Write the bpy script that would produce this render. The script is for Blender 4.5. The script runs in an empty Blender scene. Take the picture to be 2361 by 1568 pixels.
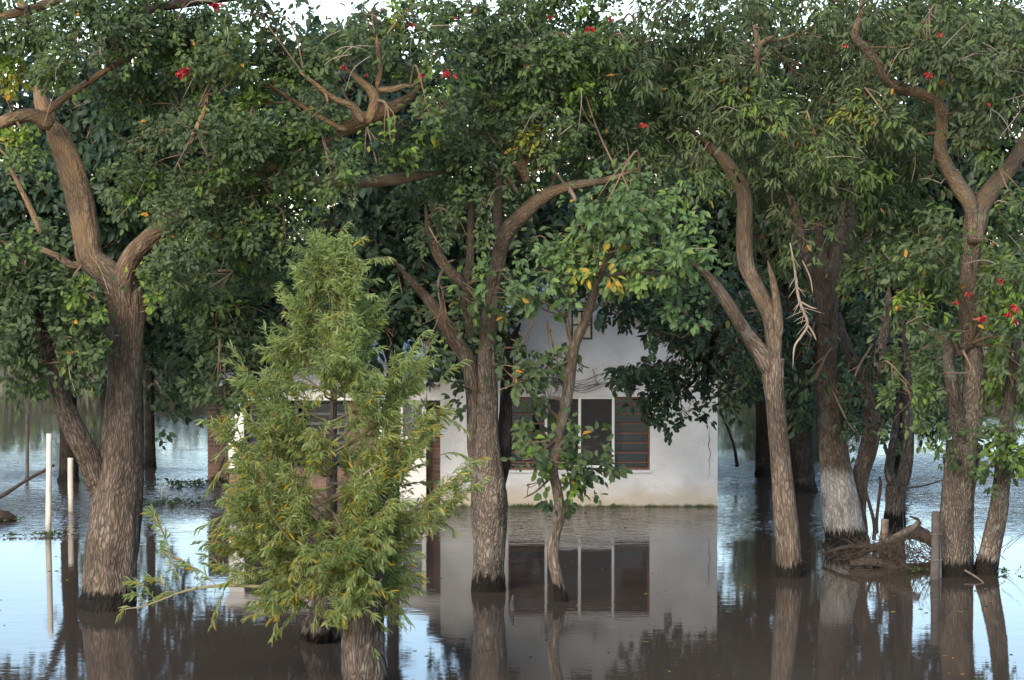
import bpy, math, random
import numpy as np
from mathutils import Vector, Matrix

random.seed(7)
RNG = np.random.default_rng(11)
R = math.radians
scene = bpy.context.scene

# ------------------------------------------------------------------ camera
# photograph measured on a 2361 x 1568 grid; focal length F in those units
F, CX, CY, CAMH, HORIZON = 5510.0, 1180.5, 784.0, 4.3, 547.0
PITCH = math.atan((CY - HORIZON) / F)
cam_data = bpy.data.cameras.new("camera")
cam_data.sensor_width = 36.0
cam_data.lens = 36.0 * F / 2361.0
cam_data.clip_start = 0.5
cam_data.clip_end = 2000.0
cam_data.dof.use_dof = True
cam_data.dof.focus_distance = 29.0
cam_data.dof.aperture_fstop = 4.0
cam = bpy.data.objects.new("camera", cam_data)
scene.collection.objects.link(cam)
cam.location = (0, 0, CAMH)
cam.rotation_euler = (math.pi / 2 - PITCH, 0, 0)
scene.camera = cam

# ------------------------------------------------------------------ sky, sun, exposure
SUN_EL, SUN_AZ = R(30), math.pi + 0.45
world = bpy.data.worlds.new("World")
scene.world = world
world.use_nodes = True
wn = world.node_tree
wn.nodes.clear()
w_out = wn.nodes.new("ShaderNodeOutputWorld")
w_bg = wn.nodes.new("ShaderNodeBackground")
w_sky = wn.nodes.new("ShaderNodeTexSky")
w_sky.sky_type = 'NISHITA'
w_sky.sun_disc = False
w_sky.sun_elevation = SUN_EL
w_sky.sun_rotation = SUN_AZ
w_sky.air_density = 1.0
w_sky.dust_density = 0.6
w_sky.ozone_density = 1.0
w_bg.inputs["Strength"].default_value = 0.15
wn.links.new(w_sky.outputs[0], w_bg.inputs[0])
wn.links.new(w_bg.outputs[0], w_out.inputs[0])
sun_data = bpy.data.lights.new("sun", 'SUN')
sun_data.energy = 2.0
sun_data.angle = R(38)
sun_data.color = (1.0, 0.86, 0.66)
sun = bpy.data.objects.new("sun", sun_data)
scene.collection.objects.link(sun)
sdir = Vector((math.sin(SUN_AZ) * math.cos(SUN_EL), math.cos(SUN_AZ) * math.cos(SUN_EL), math.sin(SUN_EL)))
sun.rotation_euler = (-sdir).to_track_quat('-Z', 'Y').to_euler()
sun.location = (-10, -20, 30)
vs = scene.view_settings
vs.view_transform = 'Standard'
vs.look = 'None'
vs.exposure = 1.32
vs.gamma = 1.0
vs.use_curve_mapping = False

# ------------------------------------------------------------------ helpers
COL = scene.collection
cp, sp_ = math.cos(PITCH), math.sin(PITCH)

def P(x, y, Y):
    """photo grid position (x, y) at world distance Y -> world point"""
    u, v = (x - CX) / F, (CY - y) / F
    dy, dz = cp + v * sp_, -sp_ + v * cp
    s = Y / dy
    return np.array((u * s, Y, CAMH + dz * s))

def proj(p):
    p = np.asarray(p, float)
    q = p - np.array((0, 0, CAMH))
    fwd = q[..., 1] * cp - q[..., 2] * sp_
    up = q[..., 1] * sp_ + q[..., 2] * cp
    return CX + F * q[..., 0] / fwd, CY - F * up / fwd

def ppm(Y):
    return F / Y

def water_Y(y):
    """distance at which the water surface is seen at grid row y"""
    return F * CAMH / (y - HORIZON)

def nz(v):
    return v / np.maximum(np.linalg.norm(v, axis=-1, keepdims=True), 1e-9)

def link(o, parent=None):
    COL.objects.link(o)
    if parent is not None:
        o.parent = parent
    return o

def mesh_obj(name, verts, faces, mat, parent=None, smooth=False):
    me = bpy.data.meshes.new(name)
    me.from_pydata([tuple(map(float, v)) for v in verts], [], faces)
    if smooth:
        me.polygons.foreach_set("use_smooth", np.ones(len(me.polygons), bool))
    me.materials.append(mat)
    me.update()
    return link(bpy.data.objects.new(name, me), parent)

def mesh_np(name, V, faces_n, k, mat, parent=None, attrs=None, smooth=False):
    """fast mesh: V (n,3), faces_n (m,k) indices, every face with k corners"""
    me = bpy.data.meshes.new(name)
    m = len(faces_n)
    me.vertices.add(len(V))
    me.vertices.foreach_set("co", np.ascontiguousarray(V, np.float32).ravel())
    me.loops.add(m * k)
    me.loops.foreach_set("vertex_index", np.ascontiguousarray(faces_n, np.int32).ravel())
    me.polygons.add(m)
    me.polygons.foreach_set("loop_start", np.arange(0, m * k, k, dtype=np.int32))
    me.update(calc_edges=True)
    if smooth:
        me.polygons.foreach_set("use_smooth", np.ones(m, bool))
    for an, (typ, data) in (attrs or {}).items():
        a = me.attributes.new(an, typ, 'POINT')
        if typ == 'FLOAT':
            a.data.foreach_set("value", np.ascontiguousarray(data, np.float32).ravel())
        else:
            a.data.foreach_set("vector", np.ascontiguousarray(data, np.float32).ravel())
    me.materials.append(mat)
    return link(bpy.data.objects.new(name, me), parent)

def tag(o, label=None, cat=None, group=None, kind=None):
    if label: o["label"] = label
    if cat: o["category"] = cat
    if group: o["group"] = group
    if kind: o["kind"] = kind
    return o

def empty(name, loc, label=None, cat=None, group=None):
    e = bpy.data.objects.new(name, None)
    e.empty_display_size = 0.2
    COL.objects.link(e)
    e.location = tuple(map(float, loc))
    return tag(e, label, cat, group)

def reparent(o, root):
    """parts are modelled in world space; keep them there under their thing"""
    o.parent = root
    o.matrix_parent_inverse = Matrix.Translation(-Vector(root.location))
    return o

BOXF = [(0, 3, 2, 1), (4, 5, 6, 7), (0, 1, 5, 4), (1, 2, 6, 5), (2, 3, 7, 6), (3, 0, 4, 7)]
def boxv(x0, x1, y0, y1, z0, z1):
    return [(x0, y0, z0), (x1, y0, z0), (x1, y1, z0), (x0, y1, z0), (x0, y0, z1), (x1, y0, z1), (x1, y1, z1), (x0, y1, z1)]

class MB:
    def __init__(self): self.v, self.f = [], []
    def add(self, v, f):
        o = len(self.v)
        self.v += [tuple(map(float, a)) for a in v]
        self.f += [tuple(i + o for i in q) for q in f]
        return self
    def box(self, *a): return self.add(boxv(*a), BOXF)
    def prism(self, poly, y0, y1):
        """poly: (x, z) counter-clockwise seen from the front (-y)"""
        n = len(poly)
        v = [(x, y0, z) for x, z in poly] + [(x, y1, z) for x, z in poly]
        f = [tuple(range(n)), tuple(range(2 * n - 1, n - 1, -1))]
        f += [(i, i + n, (i + 1) % n + n, (i + 1) % n) for i in range(n)]
        return self.add(v, f)
    def build(self, name, mat, root=None, smooth=False):
        o = mesh_obj(name, self.v, self.f, mat, None, smooth)
        if root is not None: reparent(o, root)
        return o

def bevel(o, w=0.006, seg=2):
    m = o.modifiers.new("bevel", 'BEVEL')
    m.width = w; m.segments = seg; m.limit_method = 'ANGLE'
    return o

# ------------------------------------------------------------------ materials
def new_mat(name):
    m = bpy.data.materials.new(name)
    m.use_nodes = True
    nt = m.node_tree
    nt.nodes.clear()
    out = nt.nodes.new("ShaderNodeOutputMaterial")
    b = nt.nodes.new("ShaderNodeBsdfPrincipled")
    nt.links.new(b.outputs[0], out.inputs[0])
    return m, nt, b, out

def nd(nt, t, **kw):
    n = nt.nodes.new(t)
    for k, v in kw.items():
        if k.startswith("i_"):
            n.inputs[k[2:].replace("_", " ")].default_value = v
        else:
            setattr(n, k, v)
    return n

def ramp(nt, stops, interp='LINEAR'):
    r = nt.nodes.new("ShaderNodeValToRGB")
    r.color_ramp.interpolation = interp
    el = r.color_ramp.elements
    while len(el) < len(stops): el.new(0.5)
    for e, (p, c) in zip(el, stops):
        e.position = p
        e.color = (c, c, c, 1) if isinstance(c, (int, float)) else (*c, 1)
    return r

def mixc(nt, fac, a, b, mode='MIX'):
    m = nt.nodes.new("ShaderNodeMix")
    m.data_type = 'RGBA'; m.blend_type = mode
    for sock, val in ((m.inputs[0], fac), (m.inputs[6], a), (m.inputs[7], b)):
        if hasattr(val, "is_linked") or hasattr(val, "links"):
            nt.links.new(val, sock)
        elif isinstance(val, (int, float)):
            sock.default_value = val
        else:
            sock.default_value = (*val, 1)
    return m.outputs[2]

def noise(nt, scale, detail=4, vec=None, rough=0.55, dist=0.0):
    n = nt.nodes.new("ShaderNodeTexNoise")
    n.inputs["Scale"].default_value = scale
    n.inputs["Detail"].default_value = detail
    n.inputs["Roughness"].default_value = rough
    n.inputs["Distortion"].default_value = dist
    if vec is not None: nt.links.new(vec, n.inputs["Vector"])
    return n.outputs[0]

def mapping(nt, vec, scale=(1, 1, 1), loc=(0, 0, 0)):
    m = nt.nodes.new("ShaderNodeMapping")
    m.inputs["Scale"].default_value = scale
    m.inputs["Location"].default_value = loc
    nt.links.new(vec, m.inputs["Vector"])
    return m.outputs[0]

def math_n(nt, op, a, b=0.0, c=0.0, clamp=False):
    m = nt.nodes.new("ShaderNodeMath")
    m.operation = op; m.use_clamp = clamp
    for i, v in enumerate((a, b, c)):
        if isinstance(v, (int, float)): m.inputs[i].default_value = v
        else: nt.links.new(v, m.inputs[i])
    return m.outputs[0]

def world_pos(nt):
    return nt.nodes.new("ShaderNodeNewGeometry").outputs["Position"]

def sep(nt, v):
    s = nt.nodes.new("ShaderNodeSeparateXYZ")
    nt.links.new(v, s.inputs[0])
    return s.outputs

def bump(nt, b, height, strength=0.4, dist=0.02):
    n = nt.nodes.new("ShaderNodeBump")
    n.inputs["Strength"].default_value = strength
    n.inputs["Distance"].default_value = dist
    nt.links.new(height, n.inputs["Height"])
    nt.links.new(n.outputs[0], b.inputs["Normal"])
    return n

def simple_mat(name, col, rough=0.6, var=0.25, nscale=6.0, bumpd=0.004, spec=0.4, dark=None):
    m, nt, b, _ = new_mat(name)
    pos = world_pos(nt)
    n1 = noise(nt, nscale, 5, pos)
    d = dark or tuple(c * (1 - var) for c in col)
    r = ramp(nt, [(0.3, d), (0.7, col)])
    nt.links.new(n1, r.inputs[0])
    nt.links.new(r.outputs[0], b.inputs["Base Color"])
    b.inputs["Roughness"].default_value = rough
    b.inputs["Specular IOR Level"].default_value = spec
    if bumpd: bump(nt, b, noise(nt, nscale * 5, 4, pos), 0.5, bumpd)
    return m

def leaf_mat(name, stops, trans=0.36, rough=0.58, spec=0.28):
    m, nt, b, out = new_mat(name)
    a = nt.nodes.new("ShaderNodeAttribute"); a.attribute_name = "tint"
    r = ramp(nt, stops)
    nt.links.new(a.outputs["Fac"], r.inputs[0])
    geo = nt.nodes.new("ShaderNodeNewGeometry")
    back = mixc(nt, math_n(nt, 'MULTIPLY', geo.outputs["Backfacing"], 0.35), r.outputs[0], (0.13, 0.17, 0.10))
    nt.links.new(back, b.inputs["Base Color"])
    b.inputs["Roughness"].default_value = rough
    b.inputs["Specular IOR Level"].default_value = spec
    t = nt.nodes.new("ShaderNodeBsdfTranslucent")
    tc = mixc(nt, 1.0, r.outputs[0], (1.15, 1.22, 0.68), 'MULTIPLY')
    nt.links.new(tc, t.inputs["Color"])
    mx = nt.nodes.new("ShaderNodeMixShader")
    mx.inputs[0].default_value = trans
    nt.links.new(b.outputs[0], mx.inputs[1]); nt.links.new(t.outputs[0], mx.inputs[2])
    nt.links.new(mx.outputs[0], out.inputs[0])
    return m

M = {}
M['leaf_green'] = leaf_mat("leaf_green", [(0.0, (0.026, 0.044, 0.022)), (0.3, (0.056, 0.084, 0.041)), (0.55, (0.090, 0.125, 0.055)),
                                          (0.75, (0.115, 0.20, 0.036)), (0.9, (0.22, 0.30, 0.045)), (1.0, (0.42, 0.20, 0.03))])
M['leaf_olive'] = leaf_mat("leaf_olive", [(0.0, (0.034, 0.046, 0.026)), (0.3, (0.066, 0.088, 0.045)), (0.55, (0.100, 0.128, 0.060)),
                                          (0.75, (0.105, 0.175, 0.042)), (0.9, (0.18, 0.27, 0.05)), (1.0, (0.36, 0.17, 0.04))])
M['leaf_pale'] = leaf_mat("leaf_pale", [(0.0, (0.032, 0.064, 0.034)), (0.3, (0.066, 0.116, 0.054)), (0.55, (0.105, 0.168, 0.074)),
                                        (0.75, (0.13, 0.215, 0.062)), (0.9, (0.21, 0.26, 0.055)), (1.0, (0.40, 0.26, 0.04))])
M['leaf_dark'] = leaf_mat("leaf_dark", [(0.0, (0.012, 0.024, 0.014)), (0.5, (0.022, 0.044, 0.022)), (0.8, (0.036, 0.070, 0.028)), (1.0, (0.12, 0.15, 0.04))], 0.15, 0.5, 0.3)  # shade of the deep canopy put into the leaf colour
M['leaf_willow'] = leaf_mat("leaf_willow", [(0.0, (0.23, 0.285, 0.125)), (0.5, (0.40, 0.475, 0.215)), (0.8, (0.52, 0.57, 0.27)),
                                            (0.9, (0.34, 0.36, 0.06)), (0.97, (0.60, 0.42, 0.03)), (1.0, (0.66, 0.42, 0.03))], 0.5, 0.5, 0.35)
M['flower'] = leaf_mat("red_petals", [(0.0, (0.20, 0.008, 0.014)), (0.6, (0.36, 0.018, 0.026)), (1.0, (0.50, 0.12, 0.10))], 0.3, 0.5, 0.3)

def bark_mat(name, c_dark, c_mid, c_light, wet=0.42, white=None, lichen=0.25, sun_glow=None, stretch=0.16, vscale=36):
    m, nt, b, _ = new_mat(name)
    a = nt.nodes.new("ShaderNodeAttribute"); a.attribute_name = "bark"
    v = a.outputs["Vector"]
    vs1 = mapping(nt, v, (1, 1, stretch))
    n1 = noise(nt, 34, 7, vs1, 0.68, 0.9)
    n2 = noise(nt, 70, 4, mapping(nt, v, (1, 1, 0.35)), 0.6)
    vor = nt.nodes.new("ShaderNodeTexVoronoi")
    vor.feature = 'DISTANCE_TO_EDGE'
    vor.inputs["Scale"].default_value = vscale
    wv = nt.nodes.new("ShaderNodeVectorMath"); wv.operation = 'ADD'
    nzv = nt.nodes.new("ShaderNodeTexNoise"); nzv.inputs["Scale"].default_value = 9
    nt.links.new(vs1, nzv.inputs["Vector"])
    sc = nt.nodes.new("ShaderNodeVectorMath"); sc.operation = 'SCALE'; sc.inputs["Scale"].default_value = 0.16
    nt.links.new(nzv.outputs["Color"], sc.inputs[0])
    nt.links.new(vs1, wv.inputs[0]); nt.links.new(sc.outputs[0], wv.inputs[1])
    nt.links.new(wv.outputs[0], vor.inputs["Vector"])
    crack = ramp(nt, [(0.0, 0.25), (0.24, 1.0)])
    nt.links.new(vor.outputs["Distance"], crack.inputs[0])
    base = ramp(nt, [(0.30, c_dark), (0.5, c_mid), (0.72, c_light)])
    nt.links.new(n1, base.inputs[0])
    col = mixc(nt, crack.outputs[0], tuple(0.5 * c for c in c_dark), base.outputs[0])
    pos = world_pos(nt)
    lf = ramp(nt, [(0.36, 0.58), (0.64, 1.12)])
    nt.links.new(noise(nt, 1.0, 4, mapping(nt, pos, (4.5, 4.5, 1.3))), lf.inputs[0])
    col = mixc(nt, 1.0, col, lf.outputs[0], 'MULTIPLY')
    # grey lichen patches
    ln = ramp(nt, [(0.56, 0.0), (0.66, 1.0)])
    nt.links.new(noise(nt, 3.2, 5, pos), ln.inputs[0])
    col = mixc(nt, math_n(nt, 'MULTIPLY', ln.outputs[0], lichen), col, (0.26, 0.255, 0.22))
    px, py, pz = sep(nt, pos)
    if sun_glow:  # low sun's warm glow on the upper limbs, put into the bark colour
        wf = math_n(nt, 'MULTIPLY_ADD', pz, 0.35, -0.9, clamp=True)
        wn2 = ramp(nt, [(0.4, 0.0), (0.62, 1.0)])
        nt.links.new(noise(nt, 2.2, 4, pos), wn2.inputs[0])
        col = mixc(nt, math_n(nt, 'MULTIPLY', wf, math_n(nt, 'MULTIPLY_ADD', wn2.outputs[0], 0.6, 0.3)), col, sun_glow)
    if white:
        zn = math_n(nt, 'ADD', pz, math_n(nt, 'MULTIPLY', math_n(nt, 'SUBTRACT', n1, 0.5), 0.5))
        up = math_n(nt, 'MULTIPLY_ADD', zn, 7.0, -7.0 * white[0], clamp=True)
        dn = math_n(nt, 'MULTIPLY_ADD', zn, -7.0, 7.0 * white[1], clamp=True)
        wm = math_n(nt, 'MULTIPLY', up, dn)
        pr = ramp(nt, [(0.34, 0.2), (0.54, 1.0)])
        nt.links.new(noise(nt, 9, 5, mapping(nt, v, (1, 1, 0.4))), pr.inputs[0])
        wm = math_n(nt, 'MULTIPLY', wm, math_n(nt, 'MULTIPLY', pr.outputs[0], math_n(nt, 'MULTIPLY_ADD', crack.outputs[0], 0.6, 0.35)))
        col = mixc(nt, math_n(nt, 'MULTIPLY', wm, 0.72), col, (0.50, 0.485, 0.465))
    # wet dark band left by the flood
    zw = math_n(nt, 'ADD', pz, math_n(nt, 'MULTIPLY', math_n(nt, 'SUBTRACT', noise(nt, 30, 4, mapping(nt, v, (1, 1, 0.06))), 0.5), 0.40))
    wetf = math_n(nt, 'MULTIPLY_ADD', zw, -18.0, 18.0 * wet * 0.5, clamp=True)
    col = mixc(nt, math_n(nt, 'MULTIPLY', wetf, 0.97), col, (0.010, 0.0085, 0.007))
    nt.links.new(col, b.inputs["Base Color"])
    nt.links.new(math_n(nt, 'MULTIPLY_ADD', wetf, -0.2, 0.9), b.inputs["Roughness"])
    b.inputs["Specular IOR Level"].default_value = 0.12
    h = math_n(nt, 'ADD', math_n(nt, 'MULTIPLY', crack.outputs[0], 0.7), math_n(nt, 'ADD', math_n(nt, 'MULTIPLY', n1, 0.9), math_n(nt, 'MULTIPLY', n2, 0.35)))
    bump(nt, b, h, 0.9, 0.022)
    return m

M['bark_brown'] = bark_mat("bark_brown", (0.085, 0.065, 0.051), (0.183, 0.139, 0.109), (0.325, 0.254, 0.198), 0.5, sun_glow=(0.270, 0.173, 0.095), stretch=0.22, vscale=30)
M['bark_grey'] = bark_mat("bark_grey", (0.092, 0.074, 0.061), (0.198, 0.158, 0.130), (0.348, 0.283, 0.230), 0.42, lichen=0.4, sun_glow=(0.279, 0.193, 0.115), stretch=0.30, vscale=34)
M['bark_pale'] = bark_mat("bark_pale", (0.124, 0.092, 0.068), (0.254, 0.195, 0.151), (0.425, 0.336, 0.266), 0.42, lichen=0.5, sun_glow=(0.288, 0.203, 0.124), stretch=0.17, vscale=30)
M['bark_white'] = bark_mat("bark_whitewashed", (0.071, 0.055, 0.045), (0.147, 0.116, 0.092), (0.260, 0.206, 0.165), 0.5, white=(0.16, 1.12), lichen=0.3, sun_glow=(0.180, 0.107, 0.060), stretch=0.26, vscale=30)
M['bark_dark'] = bark_mat("bark_dark", (0.022, 0.017, 0.014), (0.050, 0.038, 0.030), (0.085, 0.066, 0.052), 0.4, lichen=0.1)  # darkened brown bark: shade under the canopy put into the colour
M['bark_stump'] = bark_mat("bark_stump", (0.065, 0.050, 0.040), (0.150, 0.120, 0.098), (0.30, 0.25, 0.21), 0.3, lichen=0.4)
M['twig'] = simple_mat("twig_bark", (0.20, 0.135, 0.085), 0.85, 0.45, 3.0, 0)
M['dead_twig'] = simple_mat("dead_twig", (0.36, 0.29, 0.23), 0.85, 0.45, 2.5, 0)
M['dead_wood'] = simple_mat("dead_wood", (0.23, 0.175, 0.135), 0.85, 0.55, 9.0, 0.006)
M['grey_log'] = simple_mat("grey_log", (0.17, 0.145, 0.125), 0.9, 0.6, 14.0, 0.01)
M['rot_wood'] = simple_mat("rotten_wood", (0.075, 0.052, 0.038), 0.8, 0.7, 7.0, 0.01)
M['willow_stem'] = simple_mat("willow_stem", (0.20, 0.17, 0.09), 0.7, 0.35, 4.0, 0)

# water -------------------------------------------------------------
def water_mat():
    m, nt, b, _ = new_mat("muddy_flood_water")
    pos = world_pos(nt)
    r = ramp(nt, [(0.3, (0.048, 0.037, 0.029)), (0.7, (0.064, 0.050, 0.039))])
    nt.links.new(noise(nt, 0.25, 3, pos), r.inputs[0])
    px, py, pz = sep(nt, pos)
    nt.links.new(r.outputs[0], b.inputs["Base Color"])
    b.inputs["Roughness"].default_value = 0.035
    b.inputs["IOR"].default_value = 1.33
    # flowing, rippled water beyond the first row of trees; still water in front
    patch = ramp(nt, [(0.42, 0.12), (0.62, 1.0)])
    nt.links.new(noise(nt, 1.0, 3, mapping(nt, pos, (0.16, 0.10, 1))), patch.inputs[0])
    far = math_n(nt, 'MULTIPLY_ADD', py, 0.22, -0.22 * 33.5, clamp=True)
    calm = math_n(nt, 'MULTIPLY_ADD', py, -0.2, 0.2 * 48.5, clamp=True)
    far = math_n(nt, 'MULTIPLY', far, math_n(nt, 'MULTIPLY_ADD', calm, 0.95, 0.05))
    amp = math_n(nt, 'MULTIPLY_ADD', math_n(nt, 'MULTIPLY', far, patch.outputs[0]), 1.0, 0.006)
    n1 = noise(nt, 1.0, 3, mapping(nt, pos, (3.2, 5.5, 1)), 0.55, 0.8)
    n2 = noise(nt, 1.0, 2, mapping(nt, pos, (9.0, 15.0, 1)), 0.5, 0.4)
    slow = noise(nt, 1.0, 2, mapping(nt, pos, (0.9, 2.4, 1)), 0.5, 0.5)
    h = math_n(nt, 'ADD', math_n(nt, 'MULTIPLY', n1, 1.0), math_n(nt, 'MULTIPLY', n2, 0.35))
    h = math_n(nt, 'MULTIPLY', h, amp)
    h = math_n(nt, 'ADD', h, math_n(nt, 'MULTIPLY', slow, 0.010))
    bump(nt, b, h, 1.0, 0.10)
    return m
M['water'] = water_mat()
M['mud'] = simple_mat("wet_mud", (0.11, 0.085, 0.06), 0.9, 0.4, 0.6, 0.01)

def plaster_mat(name, base, stain=True):
    m, nt, b, _ = new_mat(name)
    pos = world_pos(nt)
    px, py, pz = sep(nt, pos)
    blot = ramp(nt, [(0.35, tuple(c * 0.78 for c in base)), (0.65, base)])
    nt.links.new(noise(nt, 1.6, 6, pos, 0.6), blot.inputs[0])
    col = blot.outputs[0]
    streak = ramp(nt, [(0.60, 0.0), (0.78, 1.0)])
    nt.links.new(noise(nt, 1.0, 5, mapping(nt, pos, (7, 7, 0.7))), streak.inputs[0])
    col = mixc(nt, math_n(nt, 'MULTIPLY', streak.outputs[0], 0.30), col, (0.36, 0.33, 0.29))
    if stain:
        zz = math_n(nt, 'ADD', pz, math_n(nt, 'MULTIPLY', math_n(nt, 'SUBTRACT', noise(nt, 3.0, 5, pos), 0.5), 0.5))
        f1 = math_n(nt, 'MULTIPLY_ADD', zz, -3.2, 1.35, clamp=True)
        col = mixc(nt, math_n(nt, 'MULTIPLY', f1, 0.7), col, (0.46, 0.36, 0.24))
        z2 = math_n(nt, 'ADD', pz, math_n(nt, 'MULTIPLY', math_n(nt, 'SUBTRACT', noise(nt, 11.0, 4, pos), 0.5), 0.14))
        f2 = math_n(nt, 'MULTIPLY_ADD', z2, -26, 1.2, clamp=True)
        col = mixc(nt, math_n(nt, 'MULTIPLY', f2, 0.85), col, (0.055, 0.055, 0.02))
        spots = ramp(nt, [(0.64, 0.0), (0.72, 1.0)])
        nt.links.new(noise(nt, 5.5, 6, pos, 0.65), spots.inputs[0])
        col = mixc(nt, math_n(nt, 'MULTIPLY', spots.outputs[0], 0.45), col, (0.30, 0.25, 0.2))
    nt.links.new(col, b.inputs["Base Color"])
    b.inputs["Roughness"].default_value = 0.9
    b.inputs["Specular IOR Level"].default_value = 0.2
    h = math_n(nt, 'ADD', noise(nt, 9, 6, pos, 0.6), math_n(nt, 'MULTIPLY', noise(nt, 60, 3, pos), 0.35))
    bump(nt, b, h, 0.8, 0.025)
    return m
M['plaster'] = plaster_mat("white_plaster", (0.70, 0.685, 0.685))
M['plaster_up'] = plaster_mat("white_plaster_clean", (0.72, 0.715, 0.735), False)
M['white_paint'] = simple_mat("white_paint", (0.76, 0.745, 0.73), 0.55, 0.12, 4, 0.001)
M['brick'] = simple_mat("red_brick", (0.26, 0.125, 0.085), 0.9, 0.55, 5.0, 0.006)
M['mortar'] = simple_mat("mortar", (0.24, 0.20, 0.17), 0.95, 0.3, 8.0, 0.005)
M['rust'] = simple_mat("rust_orange_bars", (0.20, 0.085, 0.055), 0.75, 0.5, 9.0, 0.002)
M['dark_frame'] = simple_mat("dark_frame", (0.045, 0.050, 0.060), 0.5, 0.3, 9.0, 0)
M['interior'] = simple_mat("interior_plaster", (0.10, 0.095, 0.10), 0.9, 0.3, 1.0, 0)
M['box_white'] = simple_mat("pale_box", (0.58, 0.56, 0.50), 0.7, 0.15, 2.0, 0)
M['dark_slat'] = simple_mat("dark_slat", (0.12, 0.12, 0.13), 0.6, 0.3, 5.0, 0)
M['cable'] = simple_mat("black_cable", (0.03, 0.03, 0.03), 0.6, 0.3, 9.0, 0)
def pole_mat():
    m, nt, b, _ = new_mat("stained_white_pole")
    pos = world_pos(nt); px, py, pz = sep(nt, pos)
    r = ramp(nt, [(0.35, (0.40, 0.36, 0.31)), (0.6, (0.60, 0.555, 0.49))])
    nt.links.new(noise(nt, 1.0, 5, mapping(nt, pos, (16, 16, 2.5))), r.inputs[0])
    zz = math_n(nt, 'ADD', pz, math_n(nt, 'MULTIPLY', math_n(nt, 'SUBTRACT', noise(nt, 9, 4, pos), 0.5), 0.35))
    col = mixc(nt, math_n(nt, 'MULTIPLY', math_n(nt, 'MULTIPLY_ADD', zz, -4.0, 1.2, clamp=True), 0.7), r.outputs[0], (0.17, 0.13, 0.09))
    nt.links.new(col, b.inputs["Base Color"]); b.inputs["Roughness"].default_value = 0.7
    bump(nt, b, noise(nt, 30, 4, pos), 0.5, 0.004)
    return m
M['pvc'] = pole_mat()
M['old_post'] = simple_mat("weathered_post", (0.10, 0.085, 0.078), 0.9, 0.5, 8.0, 0.006)
M['grey_stake'] = simple_mat("grey_stake", (0.33, 0.30, 0.27), 0.85, 0.4, 12.0, 0.003)
M['dry_grass'] = simple_mat("dry_grass", (0.085, 0.06, 0.042), 0.9, 0.6, 4.0, 0)
M['green_grass'] = simple_mat("green_grass", (0.06, 0.11, 0.025), 0.8, 0.5, 3.0, 0)
M['reed'] = simple_mat("grey_reeds", (0.20, 0.19, 0.165), 0.9, 0.45, 0.7, 0)

def glass_mat(name, tint, diffuse, dmix, gloss=0.05, rough=0.03):
    """thin pane: mostly see-through, a little mirror, a little dust"""
    m, nt, b, out = new_mat(name)
    nt.nodes.remove(b)
    tr_ = nt.nodes.new("ShaderNodeBsdfTransparent"); tr_.inputs[0].default_value = (*tint, 1)
    df = nt.nodes.new("ShaderNodeBsdfDiffuse")
    r = ramp(nt, [(0.3, tuple(c * 0.7 for c in diffuse)), (0.7, diffuse)])
    nt.links.new(noise(nt, 2.5, 4, world_pos(nt)), r.inputs[0]); nt.links.new(r.outputs[0], df.inputs[0])
    gl = nt.nodes.new("ShaderNodeBsdfGlossy"); gl.inputs["Roughness"].default_value = rough
    m1 = nt.nodes.new("ShaderNodeMixShader"); m1.inputs[0].default_value = dmix
    m2 = nt.nodes.new("ShaderNodeMixShader"); m2.inputs[0].default_value = gloss
    nt.links.new(tr_.outputs[0], m1.inputs[1]); nt.links.new(df.outputs[0], m1.inputs[2])
    nt.links.new(m1.outputs[0], m2.inputs[1]); nt.links.new(gl.outputs[0], m2.inputs[2])
    nt.links.new(m2.outputs[0], out.inputs[0])
    return m
M['glass'] = glass_mat("window_glass", (0.62, 0.64, 0.68), (0.2, 0.2, 0.2), 0.02, 0.018)
M['glass_door'] = glass_mat("door_glass", (0.6, 0.62, 0.64), (0.30, 0.31, 0.32), 0.45)
M['screen'] = glass_mat("insect_screen", (0.45, 0.45, 0.47), (0.075, 0.072, 0.075), 0.55, 0.01, 0.4)

def roof_mat():
    m, nt, b, _ = new_mat("corrugated_zinc")
    pos = world_pos(nt)
    r = ramp(nt, [(0.42, (0.36, 0.40, 0.46)), (0.62, (0.30, 0.22, 0.17))])
    nt.links.new(noise(nt, 2.2, 5, pos), r.inputs[0])
    nt.links.new(r.outputs[0], b.inputs["Base Color"])
    b.inputs["Metallic"].default_value = 0.4
    b.inputs["Roughness"].default_value = 0.45
    return m
M['zinc'] = roof_mat()

# ------------------------------------------------------------------ setting
def grid_obj(name, xs, ys, zf, mat):
    X, Yg = np.meshgrid(xs, ys)
    Z = zf(X, Yg)
    V = np.stack([X, Yg, Z], -1).reshape(-1, 3)
    ny, nx = X.shape
    i = np.arange(nx * ny).reshape(ny, nx)
    f = np.stack([i[:-1, :-1], i[:-1, 1:], i[1:, 1:], i[1:, :-1]], -1).reshape(-1, 4)
    return mesh_np(name, V, f, 4, mat, smooth=True)

def terrain_z(X, Yg):
    t = np.clip((Yg - 64.5 - 1.2 * np.sin(X * 0.21)) / 4.0, 0, 1)
    s = t * t * (3 - 2 * t)
    return -0.9 + s * 1.35 + 0.10 * s * np.sin(X * 0.9) * np.cos(Yg * 0.7)
ground = grid_obj("ground", np.linspace(-420, 420, 180), np.concatenate([np.linspace(-60, 60, 20), np.linspace(61, 80, 30), np.linspace(85, 900, 40)]), terrain_z, M['mud'])
tag(ground, kind="structure")
water = mesh_obj("water", [(-420, -60, 0), (420, -60, 0), (420, 80, 0), (-420, 80, 0)], [(0, 1, 2, 3)], M['water'])
tag(water, kind="structure")

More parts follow.
